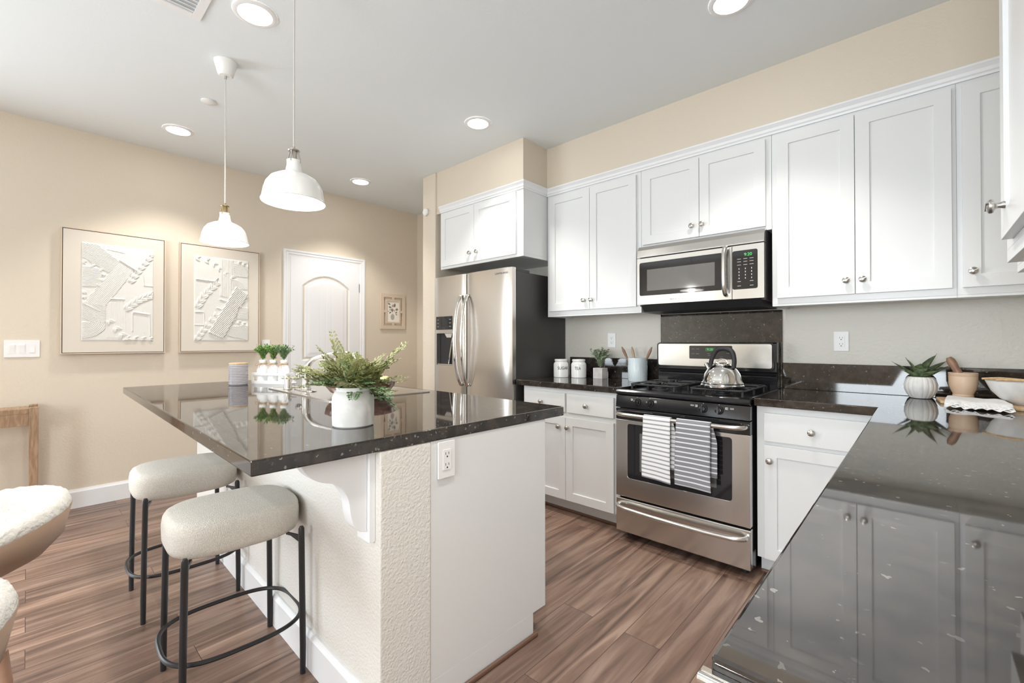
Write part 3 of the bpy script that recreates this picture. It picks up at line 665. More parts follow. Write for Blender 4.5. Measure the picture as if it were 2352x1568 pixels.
o = obj('metal_edge_bar', bm, M_chrome, smooth=True); tag(setorigin(o, (.07, .41, .9)), 'polished metal bar at the near end of the foreground counter, bottom edge of the photo', 'bar')

# ------------------------------------------------------------ refrigerator
t = thing('refrigerator', 'side-by-side stainless refrigerator with dark side and curved handles', 'refrigerator', (-2.735, 2.8, 0))
FX0, FX1, FG = -3.207, -2.263, -2.778
bm = bmesh.new(); bx(bm, FX0 + .004, FX1, 2.502, YW - .012, .02, 1.735); bx(bm, FX1 - .16, FX1 - .01, 2.52, 2.67, 1.7351, 1.757); bx(bm, FX0 + .01, FX0 + .16, 2.52, 2.67, 1.7351, 1.757); obj('case', bm, M_dark, t, world=True, bev=.003)
def fdoor(x0, x1, hole=None):
    """door with a softly bowed front; hole = (x0,x1,z0,z1) cut for the dispenser"""
    bm = bmesh.new(); n = 24; z0, z1 = .03, 1.762
    xs = [x0 + (x1 - x0) * i / n for i in range(n + 1)]
    if hole: xs = sorted(set([x for x in xs if abs(x - hole[0]) > .008 and abs(x - hole[1]) > .008] + [hole[0], hole[1]]))
    yy = lambda x: 2.442 - .010 * (1 - ((x - FG) / .55) ** 2) if False else 2.442 + .016 * (abs(2 * (x - x0) / (x1 - x0) - 1) ** 6)
    zs = [z0] + ([hole[2], hole[3]] if hole else []) + [z1]
    V = [[bm.verts.new((x, yy(x), z)) for z in zs] for x in xs]; Bk = [[bm.verts.new((x, 2.497, z)) for z in zs] for x in xs]
    for i in range(len(xs) - 1):
        for j in range(len(zs) - 1):
            if hole and j == 1 and xs[i] >= hole[0] - 1e-6 and xs[i + 1] <= hole[1] + 1e-6: continue
            bm.faces.new((V[i][j], V[i + 1][j], V[i + 1][j + 1], V[i][j + 1]))
        bm.faces.new((V[i][0], Bk[i][0], Bk[i + 1][0], V[i + 1][0])); bm.faces.new((V[i][-1], V[i + 1][-1], Bk[i + 1][-1], Bk[i][-1]))
    for i in (0, len(xs) - 1):
        for j in range(len(zs) - 1): bm.faces.new((V[i][j], V[i][j + 1], Bk[i][j + 1], Bk[i][j]))
    if hole:
        i0, i1 = xs.index(hole[0]), xs.index(hole[1]); Y = 2.49
        ring = [V[i][1] for i in range(i0, i1 + 1)] + [V[i][2] for i in range(i1, i0 - 1, -1)]
        rb = [bm.verts.new((v.co.x, Y, v.co.z)) for v in ring]; m = len(ring)
        for i in range(m): bm.faces.new((ring[i], rb[i], rb[(i + 1) % m], ring[(i + 1) % m]))
    return bm
d1 = obj('freezer_door', fdoor(FX0, FG - .003, (-3.162, -2.943, .998, 1.272)), M_steel, t, world=True, smooth=True, angle=40)
d2 = obj('refrigerator_door', fdoor(FG + .003, FX1), M_steel, t, world=True, smooth=True, angle=40)
obj('door_gap', box(FG - .0025, FG + .0025, 2.456, 2.50, .03, 1.755), M_blackm, t, world=True)
bm = bmesh.new(); prism(bm, [(-3.16, 2.4895), (-2.945, 2.4895), (-2.945, 2.4885), (-3.16, 2.4885)], (1.0, 1.27)); obj('dispenser_recess', bm, M_blackm, d1, world=True)
bm = bmesh.new(); bx(bm, -3.155, -2.95, 2.450, 2.4884, 1.0, 1.006); prism(bm, [(-3.06, 1.27), (-2.96, 1.27), (-2.97, 1.235), (-3.03, 1.235)], (2.452, 2.487), lambda a, b, c: (a, c, b)); tube(bm, [(-2.975, 2.475, 1.235), (-2.985, 2.470, 1.17), (-3.035, 2.480, 1.01)], .009, 10); obj('dispenser_spout', bm, M_chrome, d1, world=True, smooth=True)
obj('control_panel', box(-3.163, -2.942, 2.4395, 2.4435, 1.303, 1.418), M_glass, d1, world=True, bev=.001)
bm = bmesh.new()
for x in (-3.135, -2.970):
    for z in (1.39, 1.36, 1.33): bx(bm, x - .012, x + .012, 2.4385, 2.4393, z - .003, z + .003)
obj('buttons', bm, M_grey, d1, world=True)
def fhandle(x, s):
    P = spline([(x, 2.442, 1.575), (x, 2.425, 1.565), (x + s * .004, 2.385, 1.45), (x + s * .006, 2.365, 1.21), (x + s * .004, 2.385, .97), (x, 2.425, .855), (x, 2.442, .845)], 6)
    bm = bmesh.new(); tube(bm, P, .0135, 14); return bm
obj('door_handle', fhandle(-2.822, -1), M_chrome, d1, world=True, smooth=True); obj('door_handle', fhandle(-2.745, 1), M_chrome, d2, world=True, smooth=True)
text('lettering', 'SAMSUNG', .020, M_grey, d2, Matrix.Translation(Vector((-2.365, 2.4405, 1.722)) - loc_of(d2)) @ FACEY, sx=1.5)
bm = bmesh.new()
for x in (FX0 + .06, FX1 - .06):
    for y in (2.55, 3.05): lathe(bm, [(0, 0), (.02, 0), (.02, .0195), (0, .0195)], 12, x, y)
obj('feet', bm, M_blackm, t, world=True)

# ------------------------------------------------------------ microwave
t = thing('microwave', 'stainless over-the-range microwave with dark window and curved handle', 'microwave', (-1.015, 2.74, 1.40))
MX0, MX1, MY = -1.3925, -.6375, 2.735
obj('case', box(MX0 + .001, MX1 - .001, MY + .041, YW - .025, 1.432, 1.8265), M_dark, t, world=True, bev=.002)
bm = bmesh.new(); prism(bm, [(MY + .04, 1.7515), (MY, 1.7515), (MY, 1.758), (MY + .006, 1.80), (MY + .025, 1.826), (MY + .04, 1.826)], (MX0, MX1), lambda a, b, c: (c, a, b)); obj('vent_grille', bm, M_steelv, t, world=True, bev=.001)
bm = bmesh.new(); hx = (MX0, -.8035, 1.4415, 1.745)
def framed(bm, x0, x1, z0, z1, hx0, hx1, hz0, hz1, y0, y1, r):
    """slab with rounded window hole"""
    out = [(x1, z1), (x0, z1), (x0, z0), (x1, z0)]; inn = rrect(hx0, hx1, hz0, hz1, r, 5); n = len(inn)
    outp = []
    for k, (a, b) in enumerate(inn): outp.append(None)
    Of = [bm.verts.new((a, y0, b)) for a, b in out]; If = [bm.verts.new((a, y0, b)) for a, b in inn]; Ob = [bm.verts.new((a, y1, b)) for a, b in out]; Ib = [bm.verts.new((a, y1, b)) for a, b in inn]
    q = n // 4
    for O, I in ((Of, If), (Ob, Ib)):
        for k in range(4):
            for j in range(q - 1): bm.faces.new((O[k], I[k * q + j], I[k * q + j + 1]))
            bm.faces.new((O[k], I[k * q + q - 1], I[((k + 1) * q) % n], O[(k + 1) % 4]))
    for k in range(4): bm.faces.new((Of[k], Of[(k + 1) % 4], Ob[(k + 1) % 4], Ob[k]))
    for k in range(n): bm.faces.new((If[k], If[(k + 1) % n], Ib[(k + 1) % n], Ib[k]))
    return bm
framed(bm, MX0, -.8035, 1.4415, 1.7455, -1.375, -.83, 1.50, 1.716, MY, MY + .038, .012)
dd = obj('door', bm, M_steelv, t, world=True, bev=.001)
obj('glass_border', box(-1.374, -.831, MY + .0015, MY + .006, 1.501, 1.715), M_glass, dd, world=True)
obj('window', box(-1.323, -.898, MY + .0008, MY + .0014, 1.530, 1.668), M_window, dd, world=True)
P = spline([(-.834, MY, 1.742), (-.834, MY - .022, 1.735), (-.834, MY - .040, 1.69), (-.834, MY - .045, 1.605), (-.834, MY - .040, 1.52), (-.834, MY - .022, 1.478), (-.834, MY, 1.47)], 5)
bm = bmesh.new(); tube(bm, P, .014, 14); obj('door_handle', bm, M_steelv, dd, world=True, smooth=True)
text('lettering', 'FRIGIDAIRE', .0135, M_grey, dd, Matrix.Translation(Vector((-1.125, MY - .0004, 1.466)) - loc_of(dd)) @ FACEY, sx=1.3)
bm = bmesh.new(); framed(bm, -.8005, MX1, 1.4415, 1.7455, -.800, -.669, 1.496, 1.716, MY, MY + .038, .010); cp = obj('control_surround', bm, M_steelv, t, world=True)
kp = obj('control_panel', box(-.800, -.6695, MY + .0008, MY + .005, 1.4965, 1.7155), M_glass, t, world=True)
text('clock_digits', '9:20', .024, M_green, kp, Matrix.Translation(Vector((-.718, MY, 1.690)) - loc_of(kp)) @ FACEY)
bm = bmesh.new()
for r_, z in enumerate((1.668, 1.652, 1.634)):
    for x in (-.765, -.732, -.700): bx(bm, x - .010, x + .010, MY, MY + .0007, z - .0012, z + .0012)
for z in (1.612, 1.594, 1.576, 1.558):
    for x in (-.765, -.732, -.700): bx(bm, x - .0022, x + .0022, MY, MY + .0007, z - .004, z + .004)
for z in (1.540, 1.515):
    for x in (-.765, -.700): bx(bm, x - .009, x + .009, MY, MY + .0007, z - .0015, z + .0015)
obj('buttons', bm, mat('pale_print', (.5, .5, .5), .5), kp, world=True)
bm = bmesh.new(); prism(bm, [(MY + .02, 1.44), (MY + .06, 1.398), (YW - .03, 1.398), (YW - .03, 1.4315), (MY + .04, 1.4315)], (MX0 + .02, MX1 - .02), lambda a, b, c: (c, a, b)); obj('underside', bm, M_blackm, t, world=True)

# ------------------------------------------------------------ range
t = thing('gas_range', 'stainless and black gas range with five-sided cooktop lip and two oven towels', 'oven', (-1.013, 2.78, 0))
t['label'] = 'stainless steel gas range with black cooktop and front knobs'
RY = 2.449
obj('body', box(RX0 + .002, RX1 - .002, RY + .046, YW - .03, .03, .872), M_black, t, world=True, bev=.002)
# cooktop: pan with a rounded black lip
bm = bmesh.new(); prof = [(RY + .01, .874), (RY - .004, .882), (RY - .006, .895), (RY + .004, .906), (RY + .022, .911), (RY + .045, .909), (RY + .055, .900), (3.03, .900), (3.03, .874)]
prism(bm, prof, (RX0, RX1), lambda a, b, c: (c, a, b)); bx(bm, RX0 - .006, RX0 + .014, RY + .035, 3.03, .905, .9155); bx(bm, RX1 - .014, RX1 + .004, RY + .035, 3.03, .905, .9155)
ck = obj('cooktop', bm, M_black, t, world=True, bev=.003)
def grate(x0, x1, y0, y1):
    bm = bmesh.new(); z = .940; r = .0055; xm = (x0 + x1) / 2; ym = (y0 + y1) / 2
    P = [(a, b, z - .004) for a, b in rrect(x0, x1, y0, y1, .03, 4)]
    tube(bm, P, r, 8, closed=True)
    for yy in (y0 + (y1 - y0) * .27, y0 + (y1 - y0) * .73):
        for s in (-1, 1):
            xe = x1 if s > 0 else x0; tube(bm, [(xe, yy, z - .006), (xe - s * .02, yy, z), (xm + s * .028, yy, z), (xm + s * .022, yy, z - .010)], r, 8)
        for s, ye in ((-1, y0 if yy < ym else ym - .0), (1, ym if yy < ym else y1)):
            tube(bm, [(xm, ye, z - .006), (xm, ye - s * .018, z), (xm, yy + s * .028, z), (xm, yy + s * .022, z - .010)], r, 8)
    tube(bm, [(x0, ym, z - .004), (x1, ym, z - .004)], r, 8)
    for a in (x0 + .01, x1 - .01):
        for b in (y0 + .01, ym, y1 - .01): tube(bm, [(a, b, z - .004), (a, b, .9005)], r * 1.2, 8)
    return bm
for a, b in ((RX0 + .05, RX0 + .335), (RX1 - .335, RX1 - .05)):
    obj('grate', grate(a, b, RY + .085, 2.985), M_iron, t, world=True, smooth=True)
    for yy in (RY + .085 + .27 * (2.985 - RY - .085), RY + .085 + .73 * (2.985 - RY - .085)):
        bm = bmesh.new(); lathe(bm, [(0, .9005), (.052, .9005), (.050, .908), (.036, .910), (.036, .920), (.030, .925), (0, .926)], 28, (a + b) / 2, yy); obj('burner', bm, M_blackm, t, world=True, smooth=True)
# knob panel
bm = bmesh.new(); prism(bm, [(RY + .05, .800), (RY - .002, .800), (RY + .006, .872), (RY + .05, .872)], (RX0, RX1), lambda a, b, c: (c, a, b)); pn = obj('knob_panel', bm, M_black, t, world=True, bev=.002)
for x in (-1.248, -1.169, -.866, -.785):
    bm = bmesh.new(); lathe(bm, [(0, 0), (.0225, 0), (.021, .006), (.0165, .009), (.0155, .022), (0, .024)], 28); bx(bm, -.0045, .0045, -.018, .018, .0205, .030)
    bmesh.ops.rotate(bm, verts=bm.verts, cent=(0, 0, 0), matrix=Matrix.Rotation(R(90 - 6), 3, 'X')); bmesh.ops.translate(bm, verts=bm.verts, vec=(x, RY + .0015, .839)); obj('knob', bm, M_black, pn, world=True, smooth=True)
bm = bmesh.new()
for x, dx in ((-1.284, 1), (-1.135, -1), (-.903, 1), (-.748, -1)):
    for a in ((x - .006, x + .006, .8555, .857), (x - .006, x + .006, .8455, .847), (x - .006, x - .0045, .847, .8555), (x + .0045, x + .006, .847, .8555), (x + dx * .002 - .002, x + dx * .002 + .002, .849, .853)): bx(bm, a[0], a[1], RY + .0015, RY + .0045, a[2], a[3])
for x in (-1.248, -1.169, -.866, -.785): bx(bm, x - .001, x + .001, RY + .002, RY + .005, .866, .869)
for x in (-.925, -.722): bx(bm, x - .010, x + .010, RY + .0015, RY + .004, .854, .8555); bx(bm, x - .009, x + .009, RY + .0015, RY + .004, .849, .8505)
obj('burner_marks', bm, M_whitep, pn, world=True)
# oven door
bm = bmesh.new(); framed(bm, RX0, RX1, .262, .727, -1.313, -.724, .378, .704, RY, RY + .042, .016); od = obj('oven_door', bm, M_steelv, t, world=True, bev=.0025)
obj('door_top_strip', box(RX0, RX1, RY + .001, RY + .042, .7275, .794), M_black, od, world=True, bev=.002)
obj('window_border', box(-1.3125, -.7245, RY + .003, RY + .010, .3785, .7035), M_glass, od, world=True)
obj('window', box(-1.235, -.80, RY + .0022, RY + .0029, .43, .655), M_window, od, world=True)
def bar(z, bow, sag):
    P = spline([(RX0 + .018, RY, z + .004), (RX0 + .026, RY - .028, z + .002), (RX0 + .075, RY - .048, z), (RX0 + .20, RY - .050 - bow * .6, z - sag * .7), (-1.013, RY - .050 - bow, z - sag), (RX1 - .20, RY - .050 - bow * .6, z - sag * .7), (RX1 - .075, RY - .048, z), (RX1 - .026, RY - .028, z + .002), (RX1 - .018, RY, z + .004)], 6)
    bm = bmesh.new(); tube(bm, P, .0125, 14); return bm
obj('door_handle', bar(.765, .008, 0), M_steelv, od, world=True, smooth=True)
bm = box(RX0, RX1, RY, RY + .042, .048, .250); dw = obj('storage_drawer', bm, M_steelv, t, world=True, bev=.005, seg=3)
obj('drawer_handle', bar(.208, .006, .006), M_steelv, dw, world=True, smooth=True)
bm = bmesh.new()
for x in (RX0 + .05, RX1 - .05):
    for y in (RY + .09, 3.0): lathe(bm, [(0, 0), (.018, 0), (.018, .0299), (0, .0299)], 12, x, y)
obj('feet', bm, M_blackm, t, world=True)
# backguard
bm = bmesh.new(); prism(bm, [(3.032, .874), (3.032, .985), (3.048, 1.0), (3.034, 1.012), (3.034, 1.185), (3.045, 1.193), (3.10, 1.193), (3.108, .874)], (RX0 + .008, RX1 - .004), lambda a, b, c: (c, a, b)); bg_ = obj('backguard', bm, M_black, t, world=True, bev=.003)
bm = bmesh.new(); prism(bm, rrect(RX0 + .006, RX1 - .014, 1.026, 1.192, .018), (3.016, 3.0335), lambda a, b, c: (a, c, b)); obj('panel_border', bm, M_black, bg_, world=True, bev=.002)
bm = bmesh.new(); prism(bm, rrect(RX0 + .018, RX1 - .026, 1.036, 1.183, .012), (3.0135, 3.0158), lambda a, b, c: (a, c, b)); fp = obj('control_panel', bm, M_steelv, bg_, world=True)
bm = bmesh.new(); prism(bm, rrect(-1.155, -.885, 1.085, 1.172, .006), (3.0118, 3.0134), lambda a, b, c: (a, c, b)); dp = obj('display', bm, M_glass, bg_, world=True)
bm = bmesh.new()
for x, z in ((-1.13, 1.150), (-1.10, 1.150), (-1.13, 1.118), (-1.10, 1.118), (-1.03, 1.120), (-1.025, 1.108), (-.95, 1.150), (-.91, 1.125), (-.95, 1.10)): bx(bm, x - .010, x + .010, 3.0108, 3.0117, z - .0012, z + .0012)
obj('buttons', bm, M_grey, bg_, world=True)
obj('clock_window', box(-1.050, -.990, 3.0106, 3.0117, 1.136, 1.158), mat('dim_green_display', (.05, .13, .05), .2), bg_, world=True)
text('clock_digits', '9:20', .022, M_green, bg_, Matrix.Translation(Vector((-1.02, 3.0100, 1.147)) - loc_of(bg_)) @ FACEY)
text('lettering', 'FRIGIDAIRE', .012, M_grey, bg_, Matrix.Translation(Vector((-1.02, 3.0125, 1.056)) - loc_of(bg_)) @ FACEY, sx=1.2)

# dish towels over the oven handle
def towel(x0, x1, zf, zb, m, name, label, skew=.0):
    bm = bmesh.new(); uvl = bm.loops.layers.uv.new('UVMap'); nx = 14; yc = RY - .056; zc = .765; rr = .0165; S = []
    n1 = 26; L1 = zc - zf
    for i in range(n1): S.append(('f', zf + L1 * i / n1))
    for i in range(9): S.append(('a', PI * i / 8))
    n2 = 16
    for i in range(1, n2 + 1): S.append(('b', zc - (zc - zb) * i / n2))
    rows = []; s = 0; last = None
    for k, (ty, q) in enumerate(S):
        row = []
        for j in range(nx + 1):
            u = j / nx; x = x0 + (x1 - x0) * u
            if ty == 'f': h = (zc - q) / L1; y = yc - rr - .003 * math.sin(u * 7 + 1.2) * h - .002 * h; z = q + skew * h * (u - .5) * -1; x += -.006 * h * math.sin(h * 3) + (u - .5) * .010 * h
            elif ty == 'a': y = yc - rr * math.cos(q); z = zc + rr * math.sin(q)
            else: h = (zc - q) / (zc - zb); y = min(yc + rr + .004 * math.sin(u * 6) * h, RY - .004); z = q; x += .024 * min(h * 3, 1)
            row.append(Vector((x, y, z)))
        mid = row[nx // 2]
        if last is not None: s += (mid - last).length
        last = mid.copy(); rows.append((s, [bm.verts.new(v) for v in row]))
    for (s0, A), (s1, B) in zip(rows, rows[1:]):
        for j in range(nx):
            f = bm.faces.new((A[j], A[j + 1], B[j + 1], B[j])); st = (s0, s0, s1, s1)
            for lp, sv, uu in zip(f.loops, st, (j, j + 1, j + 1, j)): lp[uvl].uv = (uu / nx, sv)
    o = obj(name, bm, m, smooth=True, angle=60); sm = o.modifiers.new('solid', 'SOLIDIFY'); sm.thickness = .0026; sm.offset = 0
    tag(setorigin(o, ((x0 + x1) / 2, yc, zc)), label, 'towel'); return o
towel(-1.176, -1.018, .425, .492, M_tow1, 'dish_towel', 'white dish towel with thin grey stripes hanging on the oven handle', .012)
towel(-.985, -.806, .425, .494, M_tow2, 'dish_towel', 'grey dish towel with white stripes hanging on the oven handle', .006)

# kettle
t = thing('kettle', 'stainless dome tea kettle with a black arched handle on the front right burner', 'kettle', (-.822, 2.62, .9455))
bm = bmesh.new(); lathe(bm, [(0, 0), (.100, 0), (.110, .004), (.112, .012), (.106, .019), (.108, .025), (.102, .033), (.0985, .048), (.090, .075), (.076, .098), (.056, .115), (.044, .121), (.042, .124), (0, .124)], 56); obj('kettle_body', bm, M_chrome, t, smooth=True)
bm = bmesh.new(); lathe(bm, [(.043, .1242), (.042, .129), (.030, .134), (0, .137)], 32); P = spline([(-.032, 0, .133), (-.022, 0, .150), (0, 0, .156), (.022, 0, .150), (.032, 0, .133)], 5); tube(bm, P, .0045, 10); obj('lid', bm, M_chrome, t, smooth=True)
a = R(-14); dx, dy = math.cos(a), math.sin(a)
P = spline([(.066 * dx, .066 * dy, .108), (.070 * dx, .070 * dy, .150), (.058 * dx, .058 * dy, .196), (.020 * dx, .020 * dy, .215), (-.030 * dx, -.030 * dy, .206), (-.058 * dx, -.058 * dy, .165), (-.070 * dx, -.070 * dy, .125), (-.074 * dx, -.074 * dy, .100)], 6)
bm = bmesh.new(); n = len(P); tube(bm, P, [.0105 + .0035 * (1 - abs(2 * i / (n - 1) - 1) * .8) * (1.15 if i < n / 2 else .8) for i in range(n)], 14); obj('handle', bm, M_blackm, t, smooth=True)
bm = bmesh.new(); tube(bm, [(-.070 * dx, -.070 * dy, .088), (-.088 * dx, -.088 * dy, .112), (-.100 * dx, -.100 * dy, .128)], [.017, .013, .011], 16); obj('spout', bm, M_chrome, t, smooth=True)

# ------------------------------------------------------------ counter, left of the range
def canister(x, y, word, label, ang):
    t = thing('canister', label, 'canister', (x, y, CT))
    bm = bmesh.new(); lathe(bm, [(0, 0), (.057, 0), (.060, .003), (.0605, .100), (.058, .112), (.050, .122), (.048, .128), (0, .128)], 48); bd = obj('jar', bm, M_cera, t, smooth=True)
    bm = bmesh.new(); lathe(bm, [(0, .1285), (.050, .1285), (.0525, .131), (.0525, .141), (.050, .145), (0, .147)], 48); obj('lid', bm, M_cera, t, smooth=True)
    text('lettering', word, .034, M_ink, t, Matrix.Rotation(ang, 4, 'Z') @ Matrix.Translation((0, 0, .074)), wrap=.0612, depth=.0004, sx=.85)
canister(-2.150, 2.915, 'SUGAR', 'white ceramic canister marked SUGAR beside the refrigerator', R(52)); canister(-2.020, 2.975, 'TEA', 'white ceramic canister marked TEA, second from the refrigerator', R(26))

def leaflet(bm, p, d, l, w_, n=None, fold=.15):
    d = d.normalized(); up = n or Vector((0, 0, 1)); s = d.cross(up)
    if s.length < .05: s = Vector((1, 0, 0))
    s.normalize(); q = s.cross(d)
    a = bm.verts.new(p); b = bm.verts.new(p + d * l * .35 + s * w_ * .5 + q * w_ * fold); b2 = bm.verts.new(p + d * l * .72 + s * w_ * .42 + q * w_ * fold)
    c = bm.verts.new(p + d * l); e2 = bm.verts.new(p + d * l * .72 - s * w_ * .42 + q * w_ * fold); e = bm.verts.new(p + d * l * .35 - s * w_ * .5 + q * w_ * fold); m = bm.verts.new(p + d * l * .5)
    for f in ((a, b, m), (b, b2, m), (b2, c, m), (c, e2, m), (e2, e, m), (e, a, m)): bm.faces.new(f)
def rnd(a, b): return random.uniform(a, b)
def bush(bm, n, r, h, l, w_, top=None, z0=0, per=9):
    for i in range(n):
        a = rnd(0, 2 * PI); tilt = rnd(.05, 1) ** .7; L = h * rnd(.6, 1) * (1 if top is None else 1)
        d = Vector((math.cos(a) * tilt * r, math.sin(a) * tilt * r, L)); P = spline([(0, 0, z0), tuple(d * .5 + Vector((0, 0, z0 + .1 * h))), tuple(d + Vector((0, 0, z0 - .1 * h * tilt)))], 6)
        tube(bm, [P[0], P[len(P) // 2], P[-1]], .0008, 4)
        for k in range(per):
            p = P[min(int((.12 + .88 * k / per) * len(P)), len(P) - 1)]
            aa = rnd(0, 2 * PI); leaflet(bm, p, Vector((math.cos(aa), math.sin(aa), rnd(.1, 1.2))), l * rnd(.7, 1.1), w_ * rnd(.7, 1.1))
t = thing('potted_plant', 'grey-green sprig plant in a small square grey box beside the TEA canister', 'plant', (-1.840, 3.005, CT))
bm = bmesh.new(); bx(bm, -.041, .041, -.041, .041, 0, .082); b_ = obj('box_planter', bm, M_box, t, bev=.002)
bm = bmesh.new(); bush(bm, 46, .080, .150, .024, .016, z0=.082, per=12); obj('foliage', bm, M_sage, t, keepn=True)

t = thing('utensil_crock', 'pale blue ribbed ceramic crock left of the range', 'crock', (-1.525, 3.000, CT))
def fl(a, r, z): return 1 + (.030 * abs(math.sin(a * 20)) if .006 < z < .112 and r > .05 else 0)
bm = bmesh.new(); lathe(bm, [(0, 0), (.066, 0), (.068, .005), (.068, .111), (.0685, .114), (.069, .165), (.067, .168), (.063, .166), (.062, .02), (0, .02)], 400, flute=fl); obj('crock_body', bm, M_blue, t, smooth=True)
for x, y, lx, ly, m, lab in ((-.035, .0, -.115, -.01, M_pest, 'brown wooden spoon leaning left in the blue crock'), (-.010, .02, -.065, .02, M_mort, 'pale wooden spoon in the middle of the blue crock'), (.035, 0, .10, .005, M_pest, 'brown wooden spatula leaning right in the blue crock')):
    u = thing('wooden_utensil', lab, 'utensil', (-1.525 + x * .2, 3.0 + y, CT + .021), group=None)
    p0 = Vector((0, 0, 0)); p1 = Vector((lx, ly, .225)); bm = bmesh.new(); P = [p0.lerp(p1, i / 8) for i in range(9)]
    tube(bm, P, [.004, .004, .004, .0042, .0045, .006, .0095, .0105, .004], 10); obj('handle', bm, m, u, smooth=True)

# ------------------------------------------------------------ counter, right side
b = thing('cutting_board', 'light wooden cutting board under the mortar and the mixing bowl', 'cutting board', (.26, 2.87, CT))
bm = bmesh.new(); prism(bm, [(.048, 3.030), (.060, 2.835), (.465, 2.665), (.480, 3.075)], (CT, CT + .014)); obj('board', bm, M_bamboo, b, world=True, bev=.004)
t = thing('succulent_planter', 'dark green pointed plant in a round white ribbed pot on the right counter', 'plant', (-.006, 3.035, CT))
def fl2(a, r, z): return 1.05 - .035 * abs(math.cos(a * 9)) ** 6 if 0 < z < .108 else 1
bm = bmesh.new(); lathe(bm, [(0, 0), (.030, 0), (.038, .003), (.052, .022), (.061, .048), (.062, .070), (.056, .094), (.047, .107), (.044, .108), (.043, .104), (.043, .095), (0, .094)], 144, flute=fl2); obj('pot', bm, M_potw, t, smooth=True)
bm = bmesh.new()
def bigleaf(bm, dirv, l, w_, bend):
    d = Vector(dirv).normalized(); s = d.cross(Vector((0, 0, 1))); s.normalize(); nrm = s.cross(d); n = 12; L_, C_, R_ = [], [], []
    for i in range(n + 1):
        t_ = i / n; wd = w_ * (math.sin(PI * min(t_ * .9 + .18, 1)) ** .8) * (1 if t_ < 1 else 0); p = d * l * t_ + Vector((0, 0, bend * t_ * t_)) + Vector((0, 0, .092))
        L_.append(bm.verts.new(p - s * wd * .5 + nrm * wd * .22)); C_.append(bm.verts.new(p)); R_.append(bm.verts.new(p + s * wd * .5 + nrm * wd * .22))
    for i in range(n): bm.faces.new((L_[i], C_[i], C_[i + 1], L_[i + 1])); bm.faces.new((C_[i], R_[i], R_[i + 1], C_[i + 1]))
for dv, l, w_, bd in (((-.80, -.45, .62), .150, .036, .01), ((-.42, .0, .85), .125, .052, .0), ((.45, .15, 1.0), .150, .088, .0), ((.70, .2, .72), .145, .072, 0), ((.80, .55, .42), .150, .036, .02), ((-.35, -.5, .75), .090, .078, 0), ((.3, -.6, .7), .090, .078, 0), ((0, .5, .9), .10, .06, 0), ((-.1, -.3, .9), .09, .07, 0), ((.6, -.45, .5), .10, .06, 0), ((-.7, -.3, .5), .09, .06, 0)): bigleaf(bm, dv, l, w_, bd)
o = obj('leaves', bm, M_snake, t, smooth=True, keepn=True); sm = o.modifiers.new('solid', 'SOLIDIFY'); sm.thickness = .002
t = thing('mortar', 'pale turned wooden mortar on the cutting board', 'mortar', (.142, 2.985, CT + .0145))
bm = bmesh.new(); lathe(bm, [(0, 0), (.038, 0), (.039, .006), (.036, .014), (.037, .018), (.035, .022), (.044, .044), (.050, .066), (.0505, .106), (.050, .107), (.0505, .108), (.0515, .122), (.050, .124), (.045, .123), (.043, .07), (.02, .045), (0, .043)], 56); obj('mortar_bowl', bm, M_mort, t, smooth=True)
t = thing('pestle', 'brown wooden pestle leaning in the mortar', 'pestle', (.142, 2.985, CT + .067)); bm = bmesh.new()
P = [Vector((.015, 0, 0)).lerp(Vector((-.048, .005, .142)), i / 10) for i in range(11)]; tube(bm, P, [.010, .017, .018, .017, .0155, .015, .0145, .0155, .017, .0165, .009], 32); obj('pestle_body', bm, M_pest, t, smooth=True)
t = thing('mixing_bowl', 'wide white ceramic bowl at the right edge of the photo', 'bowl', (.335, 2.885, CT + .0145))
bm = bmesh.new(); lathe(bm, [(0, 0), (.052, 0), (.056, .004), (.085, .022), (.112, .055), (.128, .093), (.130, .098), (.127, .099), (.108, .058), (.08, .028), (0, .012)], 72); obj('bowl', bm, M_potw, t, smooth=True)
for ang, ox, lab in ((R(2), -.14, 'wooden salad server lying across the white bowl, rear one'), (R(-10), -.10, 'wooden salad server lying across the white bowl, front one')):
    u = thing('salad_server', lab, 'utensil', (.335 + ox, 2.87 if ox < -.12 else 2.82, CT + .120), 0); bm = bmesh.new(); P = [Vector((i * .028, .0 + (-.01 if ang < 0 else 0), .004 * math.sin(i * .6) - .002 * i * .3)) for i in range(11)]
    tube(bm, P, [.004, .006, .007, .006, .0055, .0055, .0055, .007, .012, .014, .006], 10); o = obj('handle', bm, M_bamboo, u, smooth=True); u.rotation_euler = (0, 0, ang)
# folded white cloth with a ruffled hem
bm = bmesh.new(); nx, ny = 40, 22; lay = []
Q = [(.088, 2.935), (.262, 2.875), (.270, 2.630), (.070, 2.690)]
for L_ in range(3):
    G = []
    for i in range(nx + 1):
        row = []
        for j in range(ny + 1):
            u, v = i / nx, j / ny; a0 = Vector((*Q[0], 0)).lerp(Vector((*Q[1], 0)), u); b0 = Vector((*Q[3], 0)).lerp(Vector((*Q[2], 0)), u); p = a0.lerp(b0, v * (1 + .05 * L_))
            z = CT + .0175 + (2 - L_) * .006 + .0015 * math.sin(u * 9 + L_) + .0012 * math.sin(u * 16 + v * 5)
            e = max(0, (v - .80) / .20); z -= e * (.010 + (2 - L_) * .0035); z += e * .0035 * math.sin(u * 42 + L_ * 2); p.x += e * .003 * math.sin(u * 35); p.y += e * .005 * math.sin(u * 26 + L_ * 1.3)
            row.append(bm.verts.new((p.x, p.y, max(z, CT + .0015 + .004 * (2 - L_)))))
        G.append(row)
    for i in range(nx):
        for j in range(ny): bm.faces.new((G[i][j], G[i + 1][j], G[i + 1][j + 1], G[i][j + 1]))
